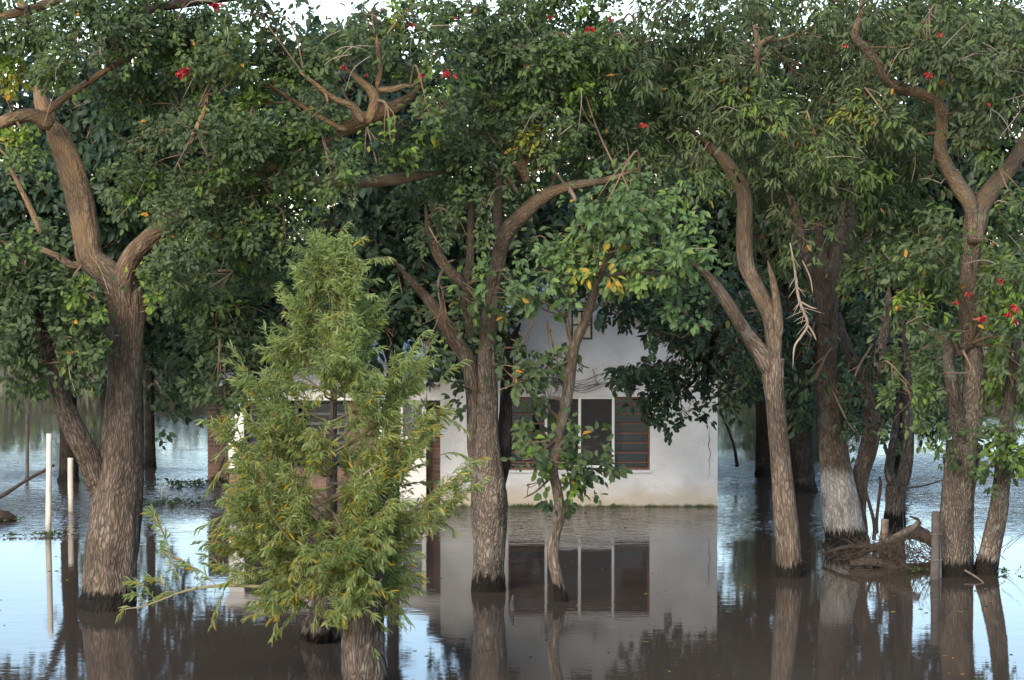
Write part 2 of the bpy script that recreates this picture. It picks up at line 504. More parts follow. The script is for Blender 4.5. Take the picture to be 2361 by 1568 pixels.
# ------------------------------------------------------------------ tubes (trunks, limbs, twigs)
def catmull(pts, n):
    pts = np.asarray(pts, float)
    if len(pts) < 3:
        t = np.linspace(0, 1, max(n, 2))[:, None]
        return pts[0] * (1 - t) + pts[-1] * t
    ext = np.vstack([2 * pts[0] - pts[1], pts, 2 * pts[-1] - pts[-2]])
    u = np.linspace(0, len(pts) - 1, n)
    i = np.minimum(u.astype(int), len(pts) - 2)
    t = (u - i)[:, None]
    p0, p1, p2, p3 = ext[i], ext[i + 1], ext[i + 2], ext[i + 3]
    return 0.5 * (2 * p1 + (p2 - p0) * t + (2 * p0 - 5 * p1 + 4 * p2 - p3) * t ** 2 + (3 * p1 - p0 - 3 * p2 + p3) * t ** 3)

def tube_arrays(path, rad, segs, ridge=0.0, cap=True, lump=0.0):
    """one tapered tube; returns vertices, quads and a seam-free bark coordinate"""
    path = np.asarray(path, float); n = len(path)
    tan = nz(np.gradient(path, axis=0))
    ref = np.array((0.13, -1.0, 0.07)); ref /= np.linalg.norm(ref)
    a = nz(np.cross(tan, ref)); 
    bad = np.linalg.norm(np.cross(tan, ref), axis=1) < 0.15
    if bad.any(): a[bad] = nz(np.cross(tan[bad], np.array((1.0, 0.1, 0.2))))
    b2 = np.cross(tan, a)
    th = np.linspace(0, 2 * np.pi, segs, endpoint=False)
    dist = np.concatenate([[0], np.cumsum(np.linalg.norm(np.diff(path, axis=0), axis=1))])
    rr = np.repeat(np.asarray(rad, float)[:, None], segs, 1)
    if ridge > 0:
        g = RNG.normal(size=(n, segs))
        k = 9
        gp = np.pad(g, ((k, k), (0, 0)), mode='symmetric')
        g = sum(gp[j:j + n] for j in range(k, 2 * k)) / math.sqrt(k)
        rr = rr * (1 + ridge * g)
    if lump > 0:
        ph = RNG.uniform(0, 6.28, 4)
        rr = rr * (1 + lump * (np.sin(2 * th[None] + dist[:, None] * 2.3 + ph[0]) * 0.6 + np.sin(3 * th[None] - dist[:, None] * 3.1 + ph[1]) * 0.4 + 0.5 * np.sin(dist[:, None] * 5.0 + ph[2])))
    V = path[:, None] + rr[..., None] * (np.cos(th)[None, :, None] * a[:, None] + np.sin(th)[None, :, None] * b2[:, None])
    rm = float(np.mean(rad))
    off = RNG.uniform(0, 20)
    bk = np.stack([np.broadcast_to(np.cos(th) * rm, (n, segs)) + off, np.broadcast_to(np.sin(th) * rm, (n, segs)), np.repeat(dist[:, None], segs, 1)], -1)
    i = np.arange(n * segs).reshape(n, segs)
    j = np.roll(i, -1, 1)
    f = np.stack([i[:-1], j[:-1], j[1:], i[1:]], -1).reshape(-1, 4)
    V = V.reshape(-1, 3); bk = bk.reshape(-1, 3)
    if cap:
        c = len(V)
        V = np.vstack([V, path[-1:], path[:1]]); bk = np.vstack([bk, bk[-1:], bk[:1]])
        e = i[-1]; f2 = np.stack([e, np.roll(e, -1), np.full(segs, c), np.full(segs, c)], -1)
        V = np.vstack([V, path[-1:] + tan[-1:] * 0.001])
        bk = np.vstack([bk, bk[-1:]])
        f2[:, 3] = c + 2
        e0 = i[0]
        V = np.vstack([V, path[:1] - tan[:1] * 0.001]); bk = np.vstack([bk, bk[:1]])
        f3 = np.stack([np.roll(e0, -1), e0, np.full(segs, c + 1), np.full(segs, c + 3)], -1)
        f = np.vstack([f, f2, f3])
    return V, f, bk

def tubes_obj(name, tubes, mat, root=None):
    """join several tubes that make up ONE part"""
    Vs, fs, bs, o = [], [], [], 0
    for V, f, bk in tubes:
        Vs.append(V); fs.append(f + o); bs.append(bk); o += len(V)
    ob = mesh_np(name, np.vstack(Vs), np.vstack(fs), 4, mat, None, {"bark": ('FLOAT_VECTOR', np.vstack(bs))}, True)
    if root is not None: reparent(ob, root)
    return ob

# visible limbs keep leaves off the view towards them
CLEAR = []   # (x0, y0, x1, y1, halfwidth, Y)

class Tree:
    def __init__(self, name, base, label, cat="tree", group=None):
        self.root = empty(name, base, label, cat, group)
        self.nodes = []      # skeleton points for twigs to spring from
        self.Y = float(base[1])
    def limb(self, name, pts, mat, Y=None, dY=0.0, clear=True, ridge=0.035, segs=None, below=0.0, lump=0.05):
        """pts: (x, y, width) on the photo grid; the limb runs from depth Y to Y + dY"""
        Y = self.Y if Y is None else Y
        n = len(pts)
        W, rad = [], []
        for i, (x, y, w) in enumerate(pts):
            Yi = Y + dY * i / max(n - 1, 1)
            W.append(P(x, y, Yi)); rad.append(w / 2 / ppm(Yi))
        if below:
            d = W[0].copy(); d[2] = -below
            W.insert(0, d); rad.insert(0, rad[0] * 1.06)
        W = np.array(W); rad = np.array(rad)
        L = np.linalg.norm(np.diff(W, axis=0), axis=1).sum()
        m = int(max(8, min(90, L / 0.06)))
        path = catmull(W, m)
        r = np.interp(np.linspace(0, len(rad) - 1, m), np.arange(len(rad)), rad)
        if name != "trunk":
            r = r * np.interp(np.linspace(0, 1, m), (0, 0.12, 0.86, 1), (0.62, 1, 1, 0.3))
        if segs is None:
            segs = 44 if rad.max() > 0.14 else (24 if rad.max() > 0.06 else 12)
        o = tubes_obj(name, [tube_arrays(path, r, segs, ridge if rad.max() > 0.05 else ridge * 0.6, True, lump)], mat, self.root)
        if name not in ("trunk", "stem", "dead_branch") or (clear and rad.max() < 0.10) or not clear:
            for p, q in zip(path[m // 3::4], r[m // 3::4]): self.nodes.append((p, q))
        if clear:
            xs, ys = proj(path)
            c0, c1 = clear if isinstance(clear, tuple) else (0, 1)
            for k in range(int(c0 * m), int(c1 * m) - 3, 3):
                CLEAR.append((xs[k], ys[k], xs[k + 3], ys[k + 3], r[k] * ppm(path[k][1]) * 0.95 + 3, path[k][1]))
        return o

def clear_mask(P3, keep=0.07):
    """True where a leaf may stay"""
    x, y = proj(P3)
    ok = np.ones(len(P3), bool)
    for (x0, y0, x1, y1, hw, Y) in CLEAR:
        dx, dy = x1 - x0, y1 - y0
        L2 = dx * dx + dy * dy + 1e-6
        t = np.clip(((x - x0) * dx + (y - y0) * dy) / L2, 0, 1)
        d2 = (x - x0 - t * dx) ** 2 + (y - y0 - t * dy) ** 2
        ok &= ~((d2 < hw * hw) & (P3[:, 1] < Y + 0.1))
    return ok | (RNG.random(len(P3)) < keep)

# windows onto the house and trunks that stay free of leaves (grid ellipses: x, y, rx, ry, only leaves nearer than Y)
FREE = []
def free_mask(P3):
    x, y = proj(P3)
    ok = np.ones(len(P3), bool)
    for (ex, ey, rx, ry, Y) in FREE:
        ok &= ~((((x - ex) / rx) ** 2 + ((y - ey) / ry) ** 2 < 1) & (P3[:, 1] < Y))
    return ok

# ------------------------------------------------------------------ leaves
LEAF_T = np.array([(0, 0, 0), (0.30, 0.46, 0.06), (0.70, 0.36, 0.03), (1.0, 0, -0.10), (0.70, -0.36, 0.03), (0.30, -0.46, 0.06)])
LEAF_F = np.array([(0, 3, 2, 1), (0, 5, 4, 3)])
LEAF_MESH = {}

def leaves_mesh(name, pos, d, nrm, L, W, tint, mat, root, n_parts=0):
    side = nz(np.cross(nrm, d)); nrm = np.cross(d, side)
    idx = np.arange(len(pos))
    if n_parts:
        face = np.abs((nrm * nz(np.array((0, 0, CAMH)) - pos)).sum(1))
        score = face * L * W / pos[:, 1] ** 2
        # spread the singled-out leaves over the crown's front
        front = pos[:, 1] < np.quantile(pos[:, 1], 0.25)
        cand = idx[front]
        cand = cand[np.argsort(-score[cand])][:n_parts * 3]
        pick = RNG.permutation(cand)[:n_parts]
        for i in pick:
            tq = round(float(np.clip(tint[i], 0, 1)) * 5) / 5
            key = (mat.name, tq)
            if key not in LEAF_MESH:
                me = bpy.data.meshes.new("leaf")
                me.from_pydata([tuple(v) for v in LEAF_T], [], [tuple(map(int, f)) for f in LEAF_F])
                a = me.attributes.new("tint", 'FLOAT', 'POINT')
                a.data.foreach_set("value", np.full(6, tq, np.float32))
                me.materials.append(mat)
                LEAF_MESH[key] = me
            o = bpy.data.objects.new("leaf", LEAF_MESH[key])
            COL.objects.link(o)
            mw = Matrix.Identity(4)
            for c, v in enumerate((d[i] * L[i], side[i] * W[i], nrm[i] * L[i])):
                for rr in range(3): mw[rr][c] = float(v[rr])
            for rr in range(3): mw[rr][3] = float(pos[i][rr])
            o.parent = root
            o.matrix_parent_inverse = Matrix.Translation(-Vector(root.location))
            o.matrix_basis = mw
        idx = np.setdiff1d(idx, pick)
    pos, d, side, nrm, L, W, tint = pos[idx], d[idx], side[idx], nrm[idx], L[idx], W[idx], tint[idx]
    T = LEAF_T
    curl = RNG.uniform(0.4, 1.8, len(pos))
    V = (pos[:, None] + d[:, None] * (T[None, :, 0, None] * L[:, None, None]) + side[:, None] * (T[None, :, 1, None] * W[:, None, None])
         + nrm[:, None] * (T[None, :, 2, None] * (L * curl)[:, None, None]))
    f = (LEAF_F[None] + (np.arange(len(pos)) * 6)[:, None, None]).reshape(-1, 4)
    ob = mesh_np(name, V.reshape(-1, 3), f, 4, mat, None, {"tint": ('FLOAT', np.repeat(tint, 6))})
    ob["kind"] = "stuff"
    return reparent(ob, root)

UP = np.array((0, 0, 1.0))
def foliage(tree, blobs, mat, Yr, leafL=0.085, aspect=0.56, lai=3.4, droop=0.35, tint0=0.42, depth=0.8, twig_mat='twig', n_parts=0, twigs=True, cull=True, name="foliage", dead=0):
    """blobs: (x, y, rx, ry[, tint]) on the photo grid, at depths in Yr; each becomes a clump of sprigs"""
    SP, SD, ST = [], [], []
    tw = []
    for bl in blobs:
        x, y, rx, ry = bl[:4]
        bt = bl[4] if len(bl) > 4 else 0.0
        Yc = RNG.uniform(*Yr)
        s = ppm(Yc)
        c = P(x, y, Yc)
        ex = np.array((rx / s, depth * (rx + ry) / 2 / s, ry / s))
        area = math.pi * rx * ry / (s * s)
        nl = lai * area / (leafL * leafL * aspect * 0.62)
        nsub = max(2, int(area / 0.075))
        per = nl / nsub / 12
        sub = nz(RNG.normal(size=(nsub, 3))) * (RNG.random((nsub, 1)) ** 0.42)
        subc = c + sub * ex
        for q in range(nsub):
            r = RNG.uniform(0.10, 0.21)
            k = max(1, int(per * RNG.uniform(0.6, 1.4) + RNG.random()))
            dd = nz(RNG.normal(size=(k, 3)) + np.array((0, -0.35, 0.25)) + 0.5 * sub[q])
            SP.append(subc[q] + dd * r * RNG.random((k, 1)) ** 0.6 * np.array((1.25, 1.1, 0.8)))
            SD.append(dd)
            young = bt + RNG.normal(0, 0.07) + (RNG.uniform(0.15, 0.32) if RNG.random() < 0.10 else 0)
            ST.append(np.full(k, tint0 + young + (0.05 if cull else 0)))
        if twigs and tree.nodes:
            pts = np.array([n[0] for n in tree.nodes]); rads = np.array([n[1] for n in tree.nodes])
            dist = np.linalg.norm(pts - c, axis=1) + 0.25 * np.maximum(0, pts[:, 2] - c[2] + 0.2)
            b0 = int(np.argmin(dist))
            r0 = float(min(rads[b0] * 0.55, 0.012 + 0.012 * dist[b0]))
            p0 = pts[b0]
            if dist[b0] > 1.15:
                p0 = c + np.array((RNG.uniform(-0.4, 0.4), 0.45, RNG.uniform(0.1, 0.6))); r0 = 0.016
            mid = (p0 + c) / 2 + RNG.normal(0, 0.12, 3) + np.array((0, 0, 0.10))
            path = catmull([p0, mid, c], 14)
            tw.append(tube_arrays(path, np.linspace(r0, 0.008, 14), 7, 0.03))
            for q in RNG.permutation(nsub)[:min(nsub, 9)]:
                st = path[RNG.integers(6, 14)]
                md = (st + subc[q]) / 2 + RNG.normal(0, 0.05, 3)
                tw.append(tube_arrays(catmull([st, md, subc[q]], 7), np.linspace(0.008, 0.003, 7), 5))
    SP, SD, ST = np.vstack(SP), np.vstack(SD), np.concatenate(ST)
    S, K = len(SP), 12
    # four nodes on each sprig, three leaflets on each node
    slen = RNG.uniform(0.10, 0.22, S) * leafL / 0.085
    t = np.tile(np.repeat(np.linspace(0.2, 1.0, 4), 3), S)
    si = np.repeat(np.arange(S), K)
    base = SP[si] + SD[si] * (slen[si] * t)[:, None]
    node = nz(np.repeat(RNG.normal(size=(S * 4, 3)), 3, 0) * 0.45 + RNG.normal(size=(S * K, 3)) * 0.6 + 0.6 * SD[si])
    base = base + node * (leafL * RNG.uniform(0.25, 0.8, (S * K, 1)))
    lit = nz(RNG.normal(0, 0.38, (S * K, 3)) + 0.45 * SD[si] + np.array((0, -0.62, 0.70)))
    ld = nz(node + np.array((0, 0, -droop * 1.3)) * RNG.uniform(0.4, 1.3, (S * K, 1)))
    lit = nz(lit - ld * (lit * ld).sum(1, keepdims=True))
    ln = nz(lit + RNG.normal(0, 0.2, (S * K, 3)))
    L = leafL * RNG.uniform(0.65, 1.25, S * K)
    W = L * aspect * RNG.uniform(0.85, 1.15, S * K)
    tint = np.clip(ST[si] + RNG.normal(0, 0.09, S * K), 0, 0.93)
    tint[RNG.random(S * K) < 0.0035] = 1.0
    ok = np.ones(S * K, bool)
    if cull: ok = clear_mask(base + ld * (L * 0.5)[:, None])
    ok &= free_mask(base + ld * (L * 0.5)[:, None])
    ok &= base[:, 2] > 0.05
    leaves_mesh(name, base[ok], ld[ok], ln[ok], L[ok], W[ok], tint[ok], mat, tree.root, n_parts)
    if tw:
        o = tubes_obj("twigs", tw, M[twig_mat], tree.root); o["kind"] = "stuff"
    if dead:
        dt = []
        for _ in range(int(dead * 0.7)):
            p = SP[RNG.integers(S)] + np.array((0, -0.28, 0))
            d0 = nz(RNG.normal(size=3) * np.array((1, 0.5, 0.8)))
            ln_ = RNG.uniform(0.2, 0.55)
            e = p + d0 * ln_ + np.array((0, 0, -0.10 * ln_))
            dt.append(tube_arrays(catmull([p, (p + e) / 2 + np.array((0, 0, 0.12)) * ln_ + RNG.normal(0, 0.03, 3), e], 7), np.linspace(0.0052, 0.002, 7), 5))
        o = tubes_obj("dead_twigs", dt, M['dead_twig'], tree.root); o["kind"] = "stuff"
    return int(ok.sum())

def flowers(tree, spots):
    for (x, y, Y, size) in spots:
        size *= 0.8
        c = P(x, y, Y)
        n = int(RNG.integers(13, 19))
        d = nz(RNG.normal(size=(n, 3)) * np.array((0.9, 0.7, 0.5)) + np.array((0, -0.4, -0.9)))
        pos = c + RNG.normal(0, 0.22 * size, (n, 3)) * np.array((1.2, 0.8, 0.6))
        pos = c + (pos - c) * 0.8
        T = LEAF_T
        L = size * RNG.uniform(0.5, 0.85, n)
        nr = nz(RNG.normal(size=(n, 3)) + np.array((0, -1, 0.3)))
        side = nz(np.cross(nr, d)); nr = np.cross(d, side)
        V = pos[:, None] + d[:, None] * (T[None, :, 0, None] * L[:, None, None]) + side[:, None] * (T[None, :, 1, None] * L[:, None, None] * 0.5) + nr[:, None] * (T[None, :, 2, None] * L[:, None, None] * 3)
        f = (LEAF_F[None] + (np.arange(n) * 6)[:, None, None]).reshape(-1, 4)
        o = mesh_np("flower_cluster", V.reshape(-1, 3), f, 4, M['flower'], None, {"tint": ('FLOAT', np.repeat(RNG.random(n), 6))})
        reparent(o, tree.root)


# ------------------------------------------------------------------ the house
HY = water_Y(1170.0)          # front of the gabled block
WY = water_Y(1150.0)          # front of the lower wing, set back
def hx(x, Y=None): return float(P(x, 900, Y or HY)[0])
def hz(y, Y=None): return float(P(1180, y, Y or HY)[2])

house = empty("flooded_house", (hx(1335), HY, 0), "small white plastered house with gable and corrugated roof standing in the flood water", "house")
x0, x1 = hx(1015), hx(1655)
ze, zp = hz(862), hz(633)
xc = (x0 + x1) / 2
wx0, wx1, wz0, wz1 = hx(1172), hx(1499), hz(1084), hz(915)
ax0, ax1, az0, az1 = hx(1317), hx(1366), hz(783), hz(716)
zb, TH = -0.75, 0.2
zl = hz(846)
def xl(z): return x0 + max(0, (z - ze)) / (zp - ze) * (xc - x0)
def xr(z): return x1 - max(0, (z - ze)) / (zp - ze) * (x1 - xc)
fw = MB()
y0, y1 = HY, HY + TH
fw.prism([(x0, zb), (x1, zb), (x1, wz0), (x0, wz0)], y0, y1)
fw.prism([(x0, wz0), (wx0, wz0), (wx0, wz1), (x0, wz1)], y0, y1)
fw.prism([(wx1, wz0), (x1, wz0), (x1, wz1), (wx1, wz1)], y0, y1)
fw.prism([(x0, wz1), (x1, wz1), (x1, zl), (x0, zl)], y0, y1)
fw.build("front_wall", M['plaster'], house)
gw = MB()
g0 = y0 - 0.02
gw.prism([(x0, zl), (x1, zl), (xr(az0), az0), (xl(az0), az0)], g0, y1)
gw.prism([(xl(az0), az0), (ax0, az0), (ax0, az1), (xl(az1), az1)], g0, y1)
gw.prism([(ax1, az0), (xr(az0), az0), (xr(az1), az1), (ax1, az1)], g0, y1)
gw.prism([(xl(az1), az1), (xr(az1), az1), (xc, zp)], g0, y1)
gw.build("gable_wall", M['plaster_up'], house)
DEPTH = 8.0
sw = MB()
sw.box(x1 - TH, x1, y1, HY + DEPTH, zb, ze - 0.03)
sw.build("side_wall", M['plaster'], house)
sw = MB(); sw.box(x0, x0 + TH, y1, HY + DEPTH, zb, ze - 0.03); sw.build("side_wall", M['plaster'], house)
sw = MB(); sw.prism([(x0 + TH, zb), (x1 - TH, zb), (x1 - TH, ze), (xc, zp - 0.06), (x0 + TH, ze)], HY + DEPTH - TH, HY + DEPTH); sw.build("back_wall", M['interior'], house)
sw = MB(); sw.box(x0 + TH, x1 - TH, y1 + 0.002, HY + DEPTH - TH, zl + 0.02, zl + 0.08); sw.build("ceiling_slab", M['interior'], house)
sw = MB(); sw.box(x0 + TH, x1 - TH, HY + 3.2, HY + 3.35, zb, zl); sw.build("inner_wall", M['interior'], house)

def corrugated(name, p_low, p_high, ya, yb, root, wave=0.076, amp=0.012):
    """one zinc sheet between an eave line (x, z) and a ridge line (x, z), from y = ya to yb"""
    n = int((yb - ya) / wave * 6) + 1
    ys = np.linspace(ya, yb, n)
    lo, hi = np.array(p_low, float), np.array(p_high, float)
    dv = hi - lo; nn = np.array((-dv[1], dv[0])); nn /= np.linalg.norm(nn)
    if nn[1] < 0: nn = -nn
    V, fcs = [], []
    for k, t in enumerate(np.linspace(0, 1, 5)):
        p = lo + dv * t
        w = amp * np.sin(2 * np.pi * ys / wave)
        for y, a in zip(ys, w): V.append((p[0] + nn[0] * a, y, p[1] + nn[1] * a))
    for k in range(4):
        for i in range(n - 1):
            fcs.append((k * n + i, k * n + i + 1, (k + 1) * n + i + 1, (k + 1) * n + i))
    o = mesh_obj(name, V, fcs, M['zinc'], None, True)
    s = o.modifiers.new("thickness", 'SOLIDIFY'); s.thickness = 0.004
    return reparent(o, root)

roof_l = MB(); 
sl = (zp - ze) / (xc - x0)
for side in (-1, 1):
    lowx = xc + side * ((xc - x0) + 0.22)
    low = (lowx, ze - 0.22 * sl + 0.05)
    high = (xc + side * 0.02, zp + 0.05)
    ya = HY - 0.14
    k = 0
    while ya < HY + DEPTH + 0.1:
        yb = ya + 0.82
        dz = 0.006 * (k % 2)
        corrugated("roof_sheet", (low[0], low[1] + dz), (high[0], high[1] + dz), ya, yb + 0.05, house)
        ya = yb; k += 1
    # verge board under the sheets
    vb = MB()
    a, b = np.array((low[0], low[1] - 0.03)), np.array((high[0], high[1] - 0.03))
    poly = [(a[0], a[1] - 0.08), (a[0], a[1]), (b[0], b[1]), (b[0], b[1] - 0.08)]
    if side == -1: poly = [poly[0], poly[3], poly[2], poly[1]]
    vb.prism(poly, HY - 0.10, HY - 0.065)
    vb.build("verge_board", M['rot_wood'], house)

# large front window: rust coloured frame, barred side lights, white sliding sashes
win = MB()
fr = 0.035
yb0 = HY + 0.06
win.box(wx0, wx1, yb0, yb0 + 0.05, wz0, wz0 + fr)
win.box(wx0, wx1, yb0, yb0 + 0.05, wz1 - fr, wz1)
win.box(wx0, wx0 + fr, yb0, yb0 + 0.05, wz0 + fr, wz1 - fr)
win.box(wx1 - fr, wx1, yb0, yb0 + 0.05, wz0 + fr, wz1 - fr)
win_o = win.build("window", M['rust'], house)
win_o["label"] = "wide front window with rust orange bars and white sliding frames"
def sub(ob, parent):
    ob.parent = parent
    ob.matrix_parent_inverse = Matrix()   # parts sit at the world origin, so do their pieces
    return ob
s0, s1, s2, s3 = wx0 + fr, hx(1256), hx(1417), wx1 - fr
smid = (s1 + s2) / 2
zz0, zz1 = wz0 + fr, wz1 - fr
for (a, b) in ((s0, s1 - 0.002), (s2 + 0.002, s3)):
    g = MB(); g.box(a, b, yb0 + 0.052, yb0 + 0.058, zz0, zz1); sub(g.build("pane", M['glass']), win_o)
for (a, b) in ((s0, s3),):
    for i in range(7):
        z = zz0 + (zz1 - zz0) * (i + 0.55) / 7.1
        g = MB(); g.box(a, b, yb0 + 0.012, yb0 + 0.028, z - 0.012, z + 0.012)
        sub(g.build("window_bar", M['rust']), win_o)
for (a, b, yy) in ((s1, smid + 0.02, yb0 - 0.035), (smid - 0.02, s2, yb0 - 0.07)):
    f = MB(); w = 0.042
    f.box(a, a + w, yy, yy + 0.03, zz0, wz1 - 0.005); f.box(b - w, b, yy, yy + 0.03, zz0, wz1 - 0.005)
    f.box(a + w, b - w, yy, yy + 0.03, zz0, zz0 + w); f.box(a + w, b - w, yy, yy + 0.03, wz1 - 0.005 - w * 0.7, wz1 - 0.005)
    sub(bevel(f.build("sliding_sash", M['white_paint']), 0.004), win_o)
    g = MB(); g.box(a + w, b - w, yy + 0.012, yy + 0.016, zz0 + w, wz1 - 0.005 - w * 0.7)
    sub(g.build("insect_screen", M['screen']), win_o)
sill = MB(); sill.box(wx0 - 0.03, wx1 + 0.03, HY - 0.03, HY + 0.055, wz0 - 0.045, wz0 - 0.002)
sub(bevel(sill.build("sill", M['plaster']), 0.01), win_o)

aw = MB(); fa = 0.03; ya = HY + 0.03
aw.box(ax0, ax1, ya, ya + 0.04, az0, az0 + fa); aw.box(ax0, ax1, ya, ya + 0.04, az1 - fa, az1)
aw.box(ax0, ax0 + fa, ya, ya + 0.04, az0 + fa, az1 - fa); aw.box(ax1 - fa, ax1, ya, ya + 0.04, az0 + fa, az1 - fa)
am = (ax0 + ax1) / 2; azm = (az0 + az1) / 2
aw.box(am - 0.012, am + 0.012, ya + 0.002, ya + 0.038, az0 + fa, az1 - fa)
aw.box(ax0 + fa, am - 0.012, ya + 0.002, ya + 0.038, azm - 0.012, azm + 0.012); aw.box(am + 0.012, ax1 - fa, ya + 0.002, ya + 0.038, azm - 0.012, azm + 0.012)
aw_o = aw.build("attic_window", M['dark_frame'], house)
for (a, b) in ((ax0 + fa, am - 0.012), (am + 0.012, ax1 - fa)):
    for (c, d) in ((az0 + fa, azm - 0.012), (azm + 0.012, az1 - fa)):
        g = MB(); g.box(a, b, ya + 0.018, ya + 0.022, c, d); sub(g.build("pane", M['glass_door']), aw_o)
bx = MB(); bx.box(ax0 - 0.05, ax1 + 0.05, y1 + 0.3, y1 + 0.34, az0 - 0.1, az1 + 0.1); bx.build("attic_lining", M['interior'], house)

# slack cables on the front wall and a conduit
cab = []
for k in range(9):
    xa, xb_ = hx(1262 + RNG.uniform(-8, 30)), hx(1395 + RNG.uniform(-30, 40))
    za = hz(866 + RNG.uniform(-10, 14)); zb_ = hz(868 + RNG.uniform(-12, 22)); sag = RNG.uniform(0.04, 0.16)
    cab.append(tube_arrays(catmull([(xa, HY - 0.03, za), ((xa + xb_) / 2, HY - 0.05 - 0.01 * k, min(za, zb_) - sag), (xb_, HY - 0.03, zb_)], 14), np.full(14, 0.004), 5))
for k in range(26):
    xa = hx(1275 + RNG.normal(0, 16)); za = hz(858 + RNG.uniform(0, 22))
    cab.append(tube_arrays(catmull([(xa, HY - 0.03, za), (xa + RNG.normal(0, 0.06), HY - 0.06, za - 0.12), (xa + RNG.normal(0, 0.09), HY - 0.035, za - RNG.uniform(0.1, 0.4))], 7), np.full(7, 0.003), 4))
tubes_obj("cable_tangle", cab, M['cable'], house)
tubes_obj("conduit", [tube_arrays(catmull([(hx(1367), HY - 0.03, hz(850)), (hx(1372), HY - 0.032, hz(872)), (hx(1378), HY - 0.03, hz(889))], 8), np.full(8, 0.008), 6)], M['grey_stake'], house)

ck = []
zc = hz(985); xk = hx(1636)
pts_ = [(xk + RNG.normal(0, 0.012), HY - 0.001, zc - 0.06 * i) for i in range(15)]
ck.append(tube_arrays(catmull(pts_, 60), np.interp(np.linspace(0, 1, 60), (0, 0.3, 1), (0.002, 0.006, 0.002)), 5))
tubes_obj("wall_crack", ck, M['rot_wood'], house)
# bricks ------------------------------------------------------------
BRICK = []
for k in range(5):
    me = bpy.data.meshes.new("brick")
    j = lambda: RNG.uniform(-0.006, 0.006)
    v = boxv(0, 1, 0, 1, 0, 1)
    vv = [(x + j() * 2, y + j() * 6, z + j() * 6) for x, y, z in v]
    me.from_pydata(vv, [], BOXF)
    mt = simple_mat("brick_%d" % k, [(0.175, 0.098, 0.075), (0.15, 0.085, 0.068), (0.20, 0.118, 0.09), (0.125, 0.078, 0.066), (0.17, 0.105, 0.085)][k], 0.92, 0.5, 7.0, 0.006)
    me.materials.append(mt)
    BRICK.append(me)

def brick_wall(xa, xb_, za, zb_, yf, root, parent_name):
    core = MB(); core.box(xa + 0.004, xb_ - 0.004, yf + 0.010, yf + 0.14, za, zb_)
    co = core.build(parent_name, M['mortar'], root)
    bh, bl, gap = 0.058, 0.215, 0.013
    z, row = za + 0.004, 0
    while z + bh < zb_ + 0.03:
        h = min(bh, zb_ - z - 0.002)
        if h < 0.02: break
        x = xa - (0.5 * bl if row % 2 else 0)
        while x < xb_:
            a, b = max(x, xa), min(x + bl, xb_)
            if b - a > 0.03:
                o = bpy.data.objects.new("brick", BRICK[RNG.integers(5)])
                COL.objects.link(o)
                o.parent = co
                o.location = (a, yf + RNG.uniform(-0.003, 0.004), z)
                o.scale = (b - a - 0.002, 0.10, h)
            x += bl + gap
        z += bh + gap; row += 1
    return co

# the lower wing
wxl, wxr = hx(527, WY), hx(1015, WY)
wbase = hz(1080, WY); wtop = hz(922, WY)
bm_ = MB()
bm_.prism([(wxl - 0.06, wtop), (x0 - 0.002, wtop), (x0 - 0.002, hz(866, WY)), (hx(985, WY), hz(872, WY)), (hx(930, WY), hz(893, WY)), (wxl - 0.06, hz(895, WY))], WY - 0.12, WY + 0.16)
bm_.build("eave_beam", M['plaster_up'], house)
pl = MB(); pl.box(wxl, hx(563, WY), WY - 0.06, WY + 0.18, wbase + 0.002, wtop - 0.002)
bevel(pl.build("pillar", M['white_paint'], house), 0.012)
brick_wall(wxl, hx(870, WY), -0.12, wbase, WY, house, "brick_base_wall")
lo = MB(); lo.box(wxl, wxr, WY + 0.012, WY + 0.12, -0.75, -0.122); lo.build("plinth", M['mortar'], house)
brick_wall(hx(800, WY), hx(868, WY), wbase + 0.004, wtop - 0.002, WY + 0.005, house, "brick_wall")
brick_wall(hx(983, WY), wxr - 0.002, -0.12, wtop - 0.002, WY + 0.25, house, "brick_wall")
ww = MB(); a, b = hx(563, WY) + 0.004, hx(800, WY) - 0.004; yw = WY + 0.06
zA, zB = wbase + 0.004, wtop - 0.004
ww.box(a, b, yw, yw + 0.05, zA, zA + 0.03); ww.box(a, b, yw, yw + 0.05, zB - 0.03, zB)
ww.box(a, a + 0.04, yw, yw + 0.05, zA + 0.03, zB - 0.03); ww.box(b - 0.04, b, yw, yw + 0.05, zA + 0.03, zB - 0.03)
ww_o = ww.build("louvre_window", M['dark_frame'], house)
mu = MB(); mu.box((a + b) / 2 - 0.02, (a + b) / 2 + 0.02, yw, yw + 0.05, zA + 0.03, zB - 0.03); sub(mu.build("mullion", M['dark_frame']), ww_o)
for i in range(7):
    z = zA + (zB - zA) * (i + 0.5) / 7
    s = MB(); s.add([(a + 0.04, yw + 0.06, z - 0.012), (b - 0.04, yw + 0.06, z - 0.012), (b - 0.04, yw + 0.12, z + 0.018), (a + 0.04, yw + 0.12, z + 0.018),
                     (a + 0.04, yw + 0.06, z - 0.002), (b - 0.04, yw + 0.06, z - 0.002), (b - 0.04, yw + 0.12, z + 0.028), (a + 0.04, yw + 0.12, z + 0.028)], BOXF)
    sub(s.build("slat", M['dark_slat']), ww_o)
g = MB(); g.box(a + 0.04, b - 0.04, yw + 0.125, yw + 0.13, zA, zB); sub(g.build("pane", M['glass']), ww_o)

